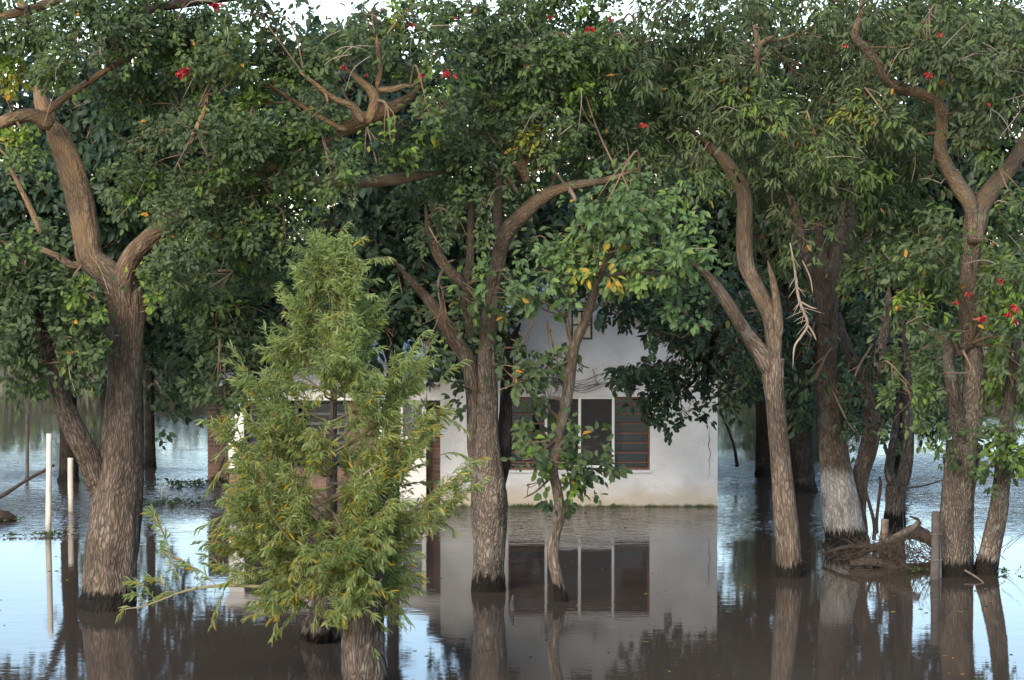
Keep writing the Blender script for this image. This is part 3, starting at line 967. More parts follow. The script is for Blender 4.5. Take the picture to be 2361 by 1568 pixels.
dr = MB(); a, b = hx(870, WY) + 0.004, hx(982, WY); yd = WY + 0.03; zt = wtop - 0.004; zbm = -0.5
fw_ = 0.07
dr.box(a, a + fw_, yd, yd + 0.06, zbm, zt); dr.box(b - fw_, b, yd, yd + 0.06, zbm, zt); dr.box(a + fw_, b - fw_, yd, yd + 0.06, zt - fw_, zt)
zmid = hz(1010, WY)
dr.box(a + fw_, b - fw_, yd + 0.01, yd + 0.05, zbm, hz(1045, WY))
dr.box(a + fw_, b - fw_, yd + 0.005, yd + 0.055, zmid - 0.025, zmid + 0.025)
dm = (a + b) / 2
dr.box(dm - 0.02, dm + 0.02, yd + 0.006, yd + 0.054, hz(1045, WY), zmid - 0.025); dr.box(dm - 0.02, dm + 0.02, yd + 0.006, yd + 0.054, zmid + 0.025, zt - fw_)
dr_o = bevel(dr.build("door", M['white_paint'], house), 0.005)
for (c, d) in ((a + fw_, dm - 0.02), (dm + 0.02, b - fw_)):
    for (e, f_) in ((hz(1045, WY), zmid - 0.025), (zmid + 0.025, zt - fw_)):
        g = MB(); g.box(c, d, yd + 0.028, yd + 0.034, e, f_); sub(g.build("pane", M['glass_door']), dr_o)
hn = MB(); hn.box(a + 0.02, a + 0.05, yd - 0.05, yd - 0.001, hz(1040, WY), hz(1028, WY)); sub(bevel(hn.build("door_handle", M['dark_frame']), 0.006), dr_o)
# wing roof, back and end walls
kx = wxl - 0.25
while kx < x0 - 0.1:
    ke = min(kx + 0.85, x0 + 0.1)
    n = int((ke - kx) / 0.0127) + 2
    xs = np.linspace(kx, ke + 0.04, n); wv = 0.011 * np.sin(2 * np.pi * xs / 0.076)
    V, fc = [], []
    for t in (0, 0.5, 1):
        for x_, w_ in zip(xs, wv): V.append((x_, WY - 0.3 + 4.6 * t, hz(893, WY) + 0.03 + 0.62 * t + w_))
    for r_ in range(2):
        for i in range(n - 1): fc.append((r_ * n + i, r_ * n + i + 1, (r_ + 1) * n + i + 1, (r_ + 1) * n + i))
    o = mesh_obj("roof_sheet", V, fc, M['zinc'], None, True)
    s = o.modifiers.new("thickness", 'SOLIDIFY'); s.thickness = 0.004
    reparent(o, house)
    kx = ke
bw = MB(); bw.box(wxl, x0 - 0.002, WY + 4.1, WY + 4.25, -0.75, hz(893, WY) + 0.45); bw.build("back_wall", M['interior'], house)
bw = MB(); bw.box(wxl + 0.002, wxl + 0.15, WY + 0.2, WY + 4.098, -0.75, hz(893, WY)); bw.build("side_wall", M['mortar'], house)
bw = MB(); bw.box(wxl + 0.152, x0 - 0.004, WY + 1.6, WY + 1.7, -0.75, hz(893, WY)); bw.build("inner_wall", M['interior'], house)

# moss and weeds along the water line of the front wall
mv, mf = [], []
for k in range(1500):
    x = x0 + (x1 - x0) * (RNG.random() ** 1.0)
    c = math.sin(x * 9.0) + math.sin(x * 23 + 1) * 0.6 + (0.8 if hx(1180) < x < hx(1330) else 0)
    if RNG.random() > 0.25 + 0.3 * c: continue
    h = RNG.uniform(0.012, 0.045) * (1 + 0.5 * max(c, 0))
    w = 0.006; dx = RNG.normal(0, 0.015); o_ = len(mv); yy = HY - RNG.uniform(0.004, 0.03)
    mv += [(x - w, yy, -0.02), (x + w, yy, -0.02), (x + dx, yy - 0.012, h)]
    mf.append((o_, o_ + 1, o_ + 2))
mo = mesh_obj("waterline_moss", mv, mf, M['green_grass']); tag(mo, "dark moss fringe along the flooded foot of the white wall", "moss", kind="stuff")

# pale boxes seen inside through the barred right-hand light
for (xa, xb_, ya_, yb_, Yb, lab) in ((1437, 1483, 978, 1038, HY + 1.5, "upper pale box seen through the barred window"), (1428, 1490, 1043, 1250, HY + 1.45, "larger pale cabinet under the box behind the barred window")):
    c = empty("storage_box", ((hx(xa, Yb) + hx(xb_, Yb)) / 2, Yb, hz(yb_, Yb)), lab, "box")
    q = MB(); q.box(hx(xa, Yb), hx(xb_, Yb), Yb, Yb + 0.4, hz(yb_, Yb), hz(ya_, Yb) - 0.05); bevel(q.build("box_body", M['box_white'], c), 0.01)
    q = MB(); q.box(hx(xa, Yb) - 0.015, hx(xb_, Yb) + 0.015, Yb - 0.015, Yb + 0.415, hz(ya_, Yb) - 0.048, hz(ya_, Yb)); bevel(q.build("box_lid", M['box_white'], c), 0.008)

# separate brick pier left of the wing
PY = water_Y(1106.0)
pier = empty("brick_pier", (hx(503, PY), PY, 0), "brown brick pier standing in water left of the white pillar", "pier")
brick_wall(hx(478, PY), hx(526, PY), -0.08, hz(872, PY), PY, pier, "pier_core")
q = MB(); q.box(hx(478, PY), hx(526, PY), PY + 0.012, PY + 0.35, -0.9, -0.082); q.build("pier_foot", M['mortar'], pier)
q = MB(); q.box(hx(478, PY) + 0.01, hx(526, PY) - 0.01, PY + 0.142, PY + 0.40, -0.08, hz(872, PY)); q.build("pier_back", M['mortar'], pier)

# ------------------------------------------------------------------ poles, posts, logs
def pole(name, pts, mat, label, cat, segs=16, group=None, cap=True, ridge=0.0):
    """pts: (x, y, width, Y)"""
    W = np.array([P(x, y, Y) for x, y, w, Y in pts]); rad = np.array([w / 2 / ppm(Y) for x, y, w, Y in pts])
    n = 24
    path = catmull(W, n); r = np.interp(np.linspace(0, len(rad) - 1, n), np.arange(len(rad)), rad)
    o = tubes_obj(name, [tube_arrays(path, r, segs, ridge)], mat)
    return tag(o, label, cat, group)

def sink(x, y, w, depth=0.7):
    """water-line point and the foot below it"""
    Y = water_Y(y)
    p = P(x, y, Y)
    return p, Y, w / 2 / ppm(Y)

def upright(name, x, ytop, ybase, w, mat, label, cat, xtop=None, wtop=None, ridge=0.0, group=None, lump=0.0, segs=16):
    Y = water_Y(ybase)
    b = P(x, ybase, Y); t = P(x if xtop is None else xtop, ytop, Y)
    r = w / 2 / ppm(Y); rt = (w if wtop is None else wtop) / 2 / ppm(Y)
    foot = b + (b - t) * (0.7 / max(t[2] - b[2], 0.3))
    path = catmull([foot, b, (b + t) / 2 + RNG.normal(0, 0.004, 3), t], 26)
    o = tubes_obj(name, [tube_arrays(path, np.interp(np.linspace(0, 1, 26), (0, 0.33, 1), (r, r, rt)), segs, ridge, True, lump)], mat)
    return tag(o, label, cat, group)

upright("white_pole", 111, 1000, 1236, 14, M['pvc'], "taller white pole rising from the water, nearest the left edge", "pole", group="white poles in the water", xtop=113.5, wtop=12.5, lump=0.03)
upright("white_pole", 164, 1056, 1181, 13, M['pvc'], "shorter white pole behind the thick leftmost trunk", "pole", group="white poles in the water", xtop=162.5)
upright("dark_post", 63, 956, 1100, 8, M['old_post'], "thin dark fence post left of the white poles", "post", ridge=0.05)
pole("leaning_pole", [(-60, 1178, 9, 38.5), (10, 1140, 9, 38.5), (60, 1108, 8, 38.8), (125, 1072, 7, 39)], M['rot_wood'], "dark pole slanting out of the water behind the taller white pole", "pole", ridge=0.05)
pole("leaning_pole", [(488, 1118, 6, 41.5), (506, 1085, 6, 41.2), (527, 1020, 6, 40.9)], M['rot_wood'], "thin dark pole leaning against the brick pier", "pole", 10)
upright("broken_stake", 1181, 1372, 1412, 13, M['old_post'], "short broken stake in still water before the wide window", "stake", xtop=1183, wtop=4, ridge=0.12, lump=0.1)
for k, (xa, xb_) in enumerate(((372, 381), (383, 393))):
    upright("reed_stalk", xa, 1110 + 4 * k, 1140 + 3 * k, 2.2, M['dead_twig'], ["left reed stalk of the pair right of the thick trunk", "right reed stalk of the pair right of the thick trunk"][k], "reed", xtop=xb_, segs=6, group="reed stalks")
pole("leaning_stick", [(1700, 1075, 9, 43), (1690, 1020, 7, 42.8), (1662, 950, 5, 42.6)], M['rot_wood'], "dark stick leaning in the water right of the white wall", "stick", 10, ridge=0.06)
lg = pole("drift_log", [(-60, 1192, 26, 36), (-10, 1190, 30, 36), (20, 1194, 24, 36.1), (34, 1199, 12, 36.2), (42, 1204, 4, 36.2)], M['rot_wood'], "drifting log end at the left edge of the water", "log", 24, ridge=0.16)

# ------------------------------------------------------------------ trees: trunks and limbs
tr = {}
def base_of(x, y):
    Y = water_Y(y); p = P(x, y, Y); p[2] = 0.0
    return p

# thick left tree
t = tr['left'] = Tree("coral_tree", base_of(252, 1405), "thickest tree on the left, furrowed brown trunk forking low", group="flooded coral trees")
B = M['bark_brown']
t.limb("trunk", [(246, 1412, 146), (250, 1375, 136), (256, 1300, 122), (264, 1200, 116), (272, 1120, 112), (284, 1000, 92), (289, 880, 84), (289, 790, 82), (291, 730, 86), (290, 690, 84), (284, 655, 66), (278, 630, 24)], B, dY=0.1, below=0.8, ridge=0.03)
t.limb("branch", [(292, 770, 74), (272, 660, 66), (212, 600, 60), (200, 540, 62), (188, 470, 62), (162, 385, 60), (132, 312, 54), (108, 272, 46)], B, dY=0.4)
t.limb("branch", [(116, 286, 46), (96, 225, 36), (98, 150, 32), (70, 60, 26), (30, -30, 20)], B, Y=t.Y + 0.4, dY=0.3, clear=False)
t.limb("branch", [(-20, 40, 22), (60, 25, 24), (130, 0, 22), (200, -30, 16)], B, Y=t.Y - 0.4, dY=0.2)
t.limb("branch", [(240, 70, 16), (330, 26, 22), (430, 6, 23), (560, -10, 20), (700, -30, 12)], M['bark_dark'], Y=t.Y + 1.4, dY=0.4, clear=(0.3, 1))
t.limb("branch", [(120, 290, 44), (80, 268, 36), (30, 272, 34), (-50, 310, 30)], B, dY=-0.2)
t.limb("branch", [(105, 262, 20), (150, 224, 18), (200, 192, 17), (262, 152, 14), (330, 120, 10)], B, dY=-0.5)
t.limb("branch", [(296, 770, 64), (284, 660, 50), (300, 597, 44), (352, 545, 46), (420, 490, 42), (540, 425, 40), (680, 360, 38), (790, 300, 35), (850, 272, 36), (905, 248, 30), (945, 222, 22), (985, 180, 12)], B, dY=-0.5, clear=(0, 0.24))
_xs = [(790, 300), (850, 272), (905, 248), (945, 222)]
CLEAR += [(a[0], a[1], b[0], b[1], 19, t.Y - 0.3) for a, b in zip(_xs, _xs[1:])]
t.limb("branch", [(850, 282, 26), (864, 240, 26), (858, 212, 24), (835, 190, 16), (788, 150, 11)], B, Y=t.Y - 0.75, dY=-0.2)
t.limb("branch", [(838, 284, 20), (815, 246, 18), (770, 228, 15), (735, 200, 12), (690, 165, 9)], B, Y=t.Y - 0.75, dY=-0.3)
t.limb("branch", [(868, 206, 14), (876, 160, 13), (872, 120, 11), (868, 80, 9)], B, Y=t.Y - 0.8, dY=-0.1)
t.limb("branch", [(862, 206, 16), (905, 206, 14), (930, 198, 11), (955, 200, 6)], B, Y=t.Y - 0.8)
t.limb("branch", [(800, 300, 16), (765, 285, 13), (700, 246, 11), (650, 215, 10), (600, 180, 7)], B, Y=t.Y - 0.7)
t.limb("branch", [(228, 1140, 62), (208, 1065, 54), (168, 985, 50), (128, 885, 42), (104, 800, 34), (80, 700, 24)], B, dY=-0.5)
t.limb("branch", [(200, 610, 26), (165, 612, 20), (130, 590, 16), (60, 560, 12)], B, Y=t.Y + 0.3)
t.limb("branch", [(430, 470, 30), (560, 420, 33), (690, 425, 32), (800, 420, 30), (860, 418, 28), (920, 412, 25), (985, 402, 16), (1040, 398, 6)], M['bark_grey'], Y=t.Y + 0.4, dY=0.3, clear=(0.62, 1))
t.limb("branch", [(435, 335, 14), (452, 300, 13), (474, 248, 10), (478, 215, 7)], B, Y=t.Y - 0.9)
t.limb("branch", [(95, 540, 16), (70, 480, 14), (40, 420, 11), (20, 380, 8)], B, Y=t.Y + 1.0)

# centre tree with a dark trunk in front of the house
t = tr['centre'] = Tree("coral_tree", base_of(1126, 1365), "tree with a stout grey brown trunk of fused stems in front of the white wall", group="flooded coral trees")
B = M['bark_grey']
t.limb("trunk", [(1126, 1366, 78), (1127, 1310, 70), (1128, 1240, 74), (1127, 1160, 84), (1126, 1090, 76), (1124, 1000, 52), (1124, 900, 46), (1123, 820, 44), (1128, 745, 38), (1140, 650, 35), (1156, 560, 36)], B, below=0.8, ridge=0.03)
t.limb("branch", [(1150, 590, 36), (1166, 540, 38), (1200, 500, 37), (1250, 456, 31), (1310, 430, 22), (1400, 414, 15), (1480, 385, 9)], B, dY=-0.7)
t.limb("branch", [(1158, 560, 24), (1146, 500, 20), (1150, 440, 17), (1148, 395, 12)], B, dY=0.2)
t.limb("stem", [(1100, 1130, 40), (1095, 1020, 36), (1093, 920, 36), (1080, 835, 38), (1042, 775, 34), (1003, 712, 28), (955, 655, 18), (905, 600, 8)], M['bark_brown'], Y=t.Y + 0.15, dY=0.4)
t.limb("stem", [(1150, 1120, 44), (1160, 1040, 36), (1166, 960, 32), (1168, 880, 28), (1175, 800, 20), (1200, 745, 14)], M['bark_dark'], Y=t.Y + 0.2, dY=0.6)
t.limb("branch", [(1085, 790, 22), (1078, 700, 24), (1075, 660, 26), (1040, 628, 25), (1012, 590, 24), (990, 530, 18), (980, 470, 10)], B, Y=t.Y - 0.1, dY=-0.3)
t.limb("branch", [(1072, 665, 22), (1084, 600, 19), (1086, 520, 17), (1084, 440, 12)], B, Y=t.Y - 0.2)
t.limb("branch", [(1216, 420, 20), (1205, 395, 16), (1180, 370, 11)], B, Y=t.Y - 0.35)
t.limb("branch", [(1212, 410, 24), (1206, 380, 22), (1220, 365, 14)], B, Y=t.Y - 0.35)
t.limb("branch", [(1198, 450, 8), (1170, 410, 9), (1150, 400, 6)], M['dead_wood'], Y=t.Y - 0.5)
t.limb("branch", [(1310, 432, 10), (1322, 450, 9), (1328, 465, 6)], M['dead_wood'], Y=t.Y - 0.8)
t.limb("branch", [(1030, 745, 7), (1010, 660, 8), (1030, 610, 7), (1050, 598, 4)], M['dead_wood'], Y=t.Y - 0.3)

# slim young tree with the big pale leaves
t = tr['sapling'] = Tree("young_tree", base_of(1294, 1390), "slender crooked young tree with large pale leaves before the wide window", "tree")
B = M['bark_pale']
t.limb("trunk", [(1295, 1392, 34), (1291, 1365, 30), (1284, 1330, 28), (1275, 1285, 26), (1279, 1232, 26), (1290, 1185, 26), (1285, 1130, 25), (1276, 1085, 22), (1288, 1010, 22), (1301, 950, 25), (1312, 885, 27), (1318, 830, 26), (1327, 788, 24), (1349, 742, 22), (1364, 695, 20), (1384, 635, 16), (1420, 560, 11)], B, below=0.8, ridge=0.03)
t.limb("branch", [(1324, 800, 14), (1312, 770, 11), (1309, 742, 9), (1306, 722, 6)], B, dY=-0.1)
t.limb("branch", [(1296, 960, 9), (1294, 925, 11), (1280, 918, 9), (1262, 918, 5)], M['dead_wood'], dY=-0.3)
t.limb("branch", [(1384, 640, 11), (1450, 628, 10), (1520, 632, 8), (1580, 640, 4)], M['dead_wood'], dY=-0.2)
t.limb("branch", [(1287, 1010, 8), (1262, 1030, 6), (1235, 1050, 4)], B, dY=-0.2)
t.limb("branch", [(1279, 1090, 8), (1240, 1130, 5), (1205, 1150, 3)], B, dY=-0.2, clear=False)
t.limb("branch", [(1318, 830, 8), (1270, 850, 6), (1215, 872, 4)], B, dY=-0.3, clear=False)

# light trunk right of the house
t = tr['pale'] = Tree("coral_tree", base_of(1819, 1333), "tree with a slim pale trunk leaning slightly, right of the house", group="flooded coral trees")
t.limb("trunk", [(1820, 1335, 64), (1819, 1290, 58), (1812, 1200, 54), (1803, 1100, 50), (1794, 1000, 45), (1788, 930, 44), (1782, 870, 50), (1784, 825, 46)], B, below=0.8, ridge=0.03)
t.limb("branch", [(1785, 850, 46), (1784, 790, 42), (1776, 730, 40), (1748, 672, 38), (1720, 610, 36), (1716, 540, 36), (1718, 470, 36), (1708, 425, 36), (1682, 385, 33), (1652, 350, 27), (1600, 305, 20)], B, dY=0.3)
t.limb("branch", [(1780, 870, 44), (1758, 820, 38), (1722, 772, 33), (1682, 706, 29), (1648, 655, 24), (1620, 625, 16), (1585, 600, 9)], B, dY=-0.5)
t.limb("branch", [(1792, 790, 26), (1794, 740, 24), (1790, 690, 20), (1782, 645, 15), (1770, 600, 8)], B, dY=-0.2)
t.limb("branch", [(1755, 130, 12), (1748, 110, 16), (1745, 80, 12), (1735, 50, 8)], M['bark_grey'], Y=t.Y - 0.2)
t.limb("branch", [(1748, 180, 14), (1744, 140, 16), (1750, 105, 14), (1790, 80, 9)], M['bark_grey'], Y=t.Y - 0.2)
t.limb("dead_branch", [(1822, 560, 5.4), (1832, 620, 6.1), (1842, 690, 6.8), (1862, 745, 6.1), (1848, 775, 5.4), (1832, 800, 4.8), (1828, 850, 3.4)], M['dead_twig'], Y=t.Y - 0.6, segs=8)
t.limb("dead_branch", [(1845, 695, 4.1), (1868, 708, 4.8), (1884, 712, 2.7)], M['dead_twig'], Y=t.Y - 0.6, segs=8)
t.limb("dead_branch", [(1850, 600, 3.4), (1868, 640, 4.1), (1874, 676, 3.4)], M['dead_twig'], Y=t.Y - 0.6, segs=8)
t.limb("dead_branch", [(1862, 748, 4.1), (1876, 770, 4.8), (1882, 786, 2.7)], M['dead_twig'], Y=t.Y - 0.6, segs=8)
for k in range(22):
    yy = RNG.uniform(590, 770); xx = np.interp(yy, (560, 620, 690, 745, 775), (1822, 1832, 1842, 1862, 1848))
    gx, gy = RNG.normal(0, 22), RNG.uniform(6, 34)
    t.limb("dead_branch", [(xx, yy, 2.2), (xx + gx * 0.45, yy + gy * 0.5 - 2, 1.8), (xx + gx, yy + gy, 1.2)], M['dead_twig'], Y=t.Y - 0.62, segs=5, clear=False)

# whitewashed tree
t = tr['white'] = Tree("coral_tree", base_of(1948, 1262), "leaning tree with worn whitewash round its lower trunk", group="flooded coral trees")
B = M['bark_white']
t.limb("trunk", [(1952, 1268, 118), (1950, 1240, 100), (1943, 1190, 88), (1932, 1115, 78), (1918, 1020, 67), (1908, 920, 58), (1905, 810, 53), (1905, 690, 52), (1904, 620, 56)], B, below=0.9, ridge=0.03)
t.limb("branch", [(1906, 660, 44), (1925, 590, 40), (1945, 530, 38), (1955, 480, 34)], B, dY=0.2)
t.limb("branch", [(1948, 520, 34), (1956, 460, 32), (1965, 380, 26), (1975, 300, 18)], B, Y=t.Y + 0.2, dY=0.1, clear=False)
t.limb("branch", [(1902, 650, 32), (1896, 590, 26), (1890, 550, 20), (1882, 500, 14)], B)
t.limb("branch", [(1898, 690, 30), (1870, 630, 28), (1852, 570, 26), (1838, 500, 20), (1810, 430, 12)], B, Y=t.Y + 0.2, dY=0.4)
t.limb("stem", [(1968, 1190, 44), (1984, 1100, 40), (2004, 1030, 42), (2012, 960, 38), (1985, 860, 30), (1950, 800, 28), (1935, 720, 22)], M['bark_brown'], Y=t.Y + 0.35, dY=0.5)
t.limb("branch", [(1750, 715, 15), (1690, 735, 14), (1650, 768, 14), (1640, 820, 12), (1630, 880, 9)], M['bark_dark'], Y=t.Y + 0.6, dY=1.5)
t.limb("branch", [(1640, 840, 12), (1600, 828, 11), (1605, 870, 9), (1570, 905, 7)], M['bark_dark'], Y=t.Y + 2.0)
t.limb("branch", [(1715, 770, 11), (1690, 800, 11), (1660, 835, 9)], M['bark_dark'], Y=t.Y + 1.2)

# thin forked tree behind the drift pile
t = tr['forked'] = Tree("coral_tree", base_of(2064, 1216), "thin brown tree forking low behind the driftwood pile", group="flooded coral trees")
B = M['bark_brown']
t.limb("trunk", [(2062, 1220, 52), (2064, 1170, 44), (2066, 1120, 46)], B, below=0.9)
t.limb("stem", [(2064, 1130, 26), (2050, 1085, 22), (2058, 1030, 20), (2068, 960, 14), (2075, 900, 10)], B)
t.limb("stem", [(2068, 1140, 36), (2086, 1085, 32), (2094, 1020, 28), (2092, 940, 24), (2090, 840, 20), (2080, 740, 16)], B)
t.limb("branch", [(2052, 1070, 8), (2036, 1010, 7), (2020, 960, 5)], B, clear=False)
t.limb("branch", [(2020, 870, 30), (2032, 800, 28), (2045, 730, 20), (2050, 660, 14)], B, Y=t.Y + 0.6)

# big right tree
t = tr['right'] = Tree("coral_tree", base_of(2202, 1328), "stout right-hand tree with a wide fork high in its crown", group="flooded coral trees")
B = M['bark_grey']
t.limb("trunk", [(2200, 1332, 100), (2202, 1290, 84), (2206, 1200, 78), (2213, 1100, 72), (2224, 1020, 78)], B, below=0.8, ridge=0.03)
t.limb("stem", [(2220, 1040, 50), (2206, 950, 38), (2194, 880, 32), (2186, 820, 26), (2196, 785, 18)], B, dY=-0.2)
t.limb("stem", [(2230, 1050, 62), (2240, 960, 54), (2246, 880, 50), (2240, 790, 46), (2232, 690, 45), (2238, 590, 46), (2248, 500, 48), (2252, 468, 34), (2254, 456, 12)], B, dY=0.2)
t.limb("branch", [(2244, 560, 44), (2240, 480, 42), (2212, 430, 36), (2184, 385, 33), (2168, 340, 30), (2172, 290, 26), (2164, 240, 26), (2122, 215, 26), (2072, 202, 30), (2042, 180, 28), (2020, 140, 26), (1990, 105, 24), (1972, 82, 20), (1984, 30, 17), (1988, -40, 14)], B, dY=-0.6)
t.limb("branch", [(2250, 560, 44), (2262, 480, 44), (2290, 432, 42), (2330, 385, 38), (2362, 330, 34), (2390, 250, 26)], B, dY=0.1)
t.limb("branch", [(2210, 820, 24), (2222, 800, 20), (2246, 790, 16)], B, Y=t.Y - 0.1)

# slim tree at the right edge
t = tr['edge'] = Tree("coral_tree", base_of(2276, 1326), "slim dark footed tree leaning in from the right edge", group="flooded coral trees")
t.limb("trunk", [(2272, 1328, 58), (2284, 1265, 48), (2300, 1190, 42), (2310, 1110, 40), (2316, 1020, 36), (2330, 900, 28), (2345, 780, 20)], B, below=0.8, ridge=0.03)

# dead stump at the front
SY = water_Y(1600)
t = tr['stump'] = Tree("tree_stump", base_of(846, 1600), "dead grey stump wrapped in willow leaves at the front", "stump")
t.limb("trunk", [(846, 1606, 112), (843, 1560, 102), (838, 1480, 98), (842, 1380, 92), (850, 1280, 84), (858, 1190, 72), (864, 1130, 62), (862, 1096, 46), (858, 1082, 14)], M['bark_stump'], below=0.8, ridge=0.06, clear=False, lump=0.09)
t.limb("branch", [(836, 1200, 16), (815, 1150, 13), (830, 1105, 10), (870, 1070, 7)], M['dead_wood'], dY=-0.25, clear=False)

# trees further back, dark under the canopy
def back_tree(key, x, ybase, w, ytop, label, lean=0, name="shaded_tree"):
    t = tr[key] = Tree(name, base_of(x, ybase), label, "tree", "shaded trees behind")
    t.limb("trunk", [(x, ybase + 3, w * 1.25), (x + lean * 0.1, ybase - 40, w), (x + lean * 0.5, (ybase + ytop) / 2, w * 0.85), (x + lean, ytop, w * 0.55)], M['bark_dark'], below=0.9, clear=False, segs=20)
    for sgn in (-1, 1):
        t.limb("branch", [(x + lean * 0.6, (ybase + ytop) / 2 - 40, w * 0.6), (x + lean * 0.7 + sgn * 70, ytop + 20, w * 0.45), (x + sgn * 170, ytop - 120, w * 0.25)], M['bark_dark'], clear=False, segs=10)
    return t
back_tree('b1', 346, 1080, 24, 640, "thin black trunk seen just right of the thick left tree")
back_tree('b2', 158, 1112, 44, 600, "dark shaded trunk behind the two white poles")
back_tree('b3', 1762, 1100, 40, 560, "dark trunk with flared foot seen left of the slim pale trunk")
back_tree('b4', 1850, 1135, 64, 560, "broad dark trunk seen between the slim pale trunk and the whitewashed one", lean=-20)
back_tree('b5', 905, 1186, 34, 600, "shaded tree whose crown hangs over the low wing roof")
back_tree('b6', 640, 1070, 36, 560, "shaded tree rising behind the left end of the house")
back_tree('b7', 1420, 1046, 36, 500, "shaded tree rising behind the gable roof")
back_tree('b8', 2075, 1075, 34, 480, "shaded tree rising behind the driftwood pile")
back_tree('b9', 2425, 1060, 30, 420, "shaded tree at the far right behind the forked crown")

for key, x, yb, lab in (('f1', 240, 925, "bank tree seen far behind the thick left trunk"), ('f4', 1770, 920, "bank tree seen far off behind the slim pale trunk"), ('f5', 1850, 915, "bank tree seen far off left of the whitewashed trunk")):
    back_tree(key, x, yb, 16, 700, lab, name="bank_tree")
# ------------------------------------------------------------------ crowns
FREE += [(1335, 905, 70, 40, 37.8), (1450, 1020, 44, 60, 37.8), (1600, 1080, 60, 110, 37.8), (1250, 770, 50, 45, 37.8), (1430, 810, 60, 40, 37.8), (1345, 752, 26, 32, 37.8),
         (1110, 845, 40, 22, 30), (1550, 1130, 90, 40, 37.8)]
LEFT = [(60, 50, 110, 70), (230, 60, 130, 75), (340, 110, 110, 80), (430, 50, 110, 60), (150, 150, 90, 45), (285, 205, 100, 50), (420, 240, 100, 70), (520, 110, 90, 60), (560, 215, 80, 60), (470, 160, 90, 60),
        (20, 165, 60, 45, 0.30), (150, 165, 45, 38, 0.30), (40, 345, 45, 60, 0.05), (40, 385, 40, 30), (600, 300, 110, 75), (700, 330, 110, 70), (760, 385, 65, 50), (650, 400, 120, 65), (560, 330, 60, 50),
        (310, 440, 85, 60), (400, 395, 90, 55), (480, 470, 130, 75), (600, 500, 120, 70), (640, 470, 60, 30, 0.25), (480, 400, 60, 30, 0.22), (400, 540, 100, 65), (520, 580, 130, 70), (650, 570, 70, 60), (390, 640, 70, 55), (480, 665, 90, 45),
        (350, 330, 70, 50, -0.12), (420, 320, 80, 50, -0.1), (290, 330, 60, 40, -0.15), (720, 270, 50, 40, -0.1), (600, 60, 70, 50), (640, 120, 70, 50), (300, 20, 90, 40), (180, 20, 80, 40), (30, 110, 60, 50), (250, 120, 70, 45), (530, 30, 70, 35, -0.12), (620, 25, 70, 25, -0.12), (60, -30, 100, 40), (200, -30, 100, 40), (330, -20, 100, 40), (440, -15, 80, 40), (560, -15, 80, 30, -0.12)]
LEFTLOW = [(60, 600, 90, 65), (140, 665, 120, 60), (60, 715, 110, 80), (150, 760, 90, 65), (60, 815, 95, 70), (140, 835, 85, 50), (40, 885, 60, 40), (220, 690, 50, 28), (200, 800, 50, 40), (20, 660, 60, 50), (10, 560, 40, 40, 0.05), (170, 650, 40, 18, 0.25)]
LEFTHANG = [(520, 740, 80, 60), (570, 800, 80, 75), (610, 870, 80, 45), (540, 850, 40, 60), (640, 740, 70, 70), (500, 700, 70, 40), (560, 915, 40, 22), (680, 800, 60, 70), (430, 700, 60, 40), (380, 690, 50, 36), (470, 780, 50, 60), (500, 900, 36, 34), (430, 640, 80, 40), (600, 660, 80, 40)]
TOPMID = [(700, 135, 95, 50), (790, 130, 85, 50), (870, 55, 70, 55, 0.06), (935, 150, 80, 45), (760, 185, 60, 35), (720, 215, 50, 30), (1000, 115, 70, 45), (985, 165, 60, 25, 0.28), (1030, 175, 30, 24, 0.1), (660, 165, 60, 40), (830, 105, 60, 45), (960, 70, 60, 40), (880, 30, 35, 25, 0.2), (1050, 250, 80, 50), (990, 265, 50, 35), (900, 320, 40, 22)]
CENTRE = [(1000, 350, 100, 65), (1060, 425, 100, 60), (910, 345, 80, 40), (1100, 300, 110, 75), (1180, 240, 110, 75), (1120, 180, 100, 65), (1200, 130, 100, 75), (1290, 60, 100, 60), (1340, 130, 90, 60), (1300, 200, 90, 60, 0.08), (1180, 55, 60, 50),
          (1250, 320, 110, 70), (1330, 300, 90, 60), (1050, 500, 80, 50), (985, 460, 55, 55), (1125, 390, 65, 60), (1250, 395, 60, 40), (1310, 375, 80, 40), (1000, 560, 40, 35, -0.05), (1120, 480, 30, 40), (1040, 350, 80, 50), (1380, 230, 70, 50), (1310, 20, 80, 40, 0.08), (1060, 90, 60, 45, -0.05), (1180, 330, 80, 50), (1350, 220, 50, 30, 0.2), (1180, 430, 30, 30), (1180, 0, 46, 36), (1290, -25, 80, 40), (1365, 0, 50, 30), (1000, 30, 50, 40), (1090, 60, 60, 40), (1100, 130, 80, 50), (1240, 120, 70, 60), (1400, 140, 60, 50)]
CENTRELOW = [(1085, 730, 70, 40), (1030, 745, 60, 45), (1130, 700, 60, 35), (1180, 710, 70, 30), (1060, 690, 55, 35), (1140, 840, 40, 50, -0.1), (1190, 840, 40, 30, -0.12), (1100, 900, 22, 60, -0.15), (980, 800, 40, 40, -0.1), (1200, 790, 35, 30, -0.1)]
PALE_S = [(1300, 590, 100, 50), (1420, 540, 110, 65), (1500, 480, 95, 55), (1550, 560, 75, 65), (1560, 650, 52, 80), (1440, 610, 95, 50), (1200, 655, 110, 42), (1140, 685, 60, 34), (1300, 640, 80, 50), (1400, 465, 60, 45), (1330, 520, 50, 28, 0.05), (1570, 720, 36, 40, 0.05), (1480, 560, 90, 60), (1380, 590, 90, 55), (1250, 620, 80, 45), (1545, 610, 60, 40, 0.12), (1450, 430, 70, 40)]
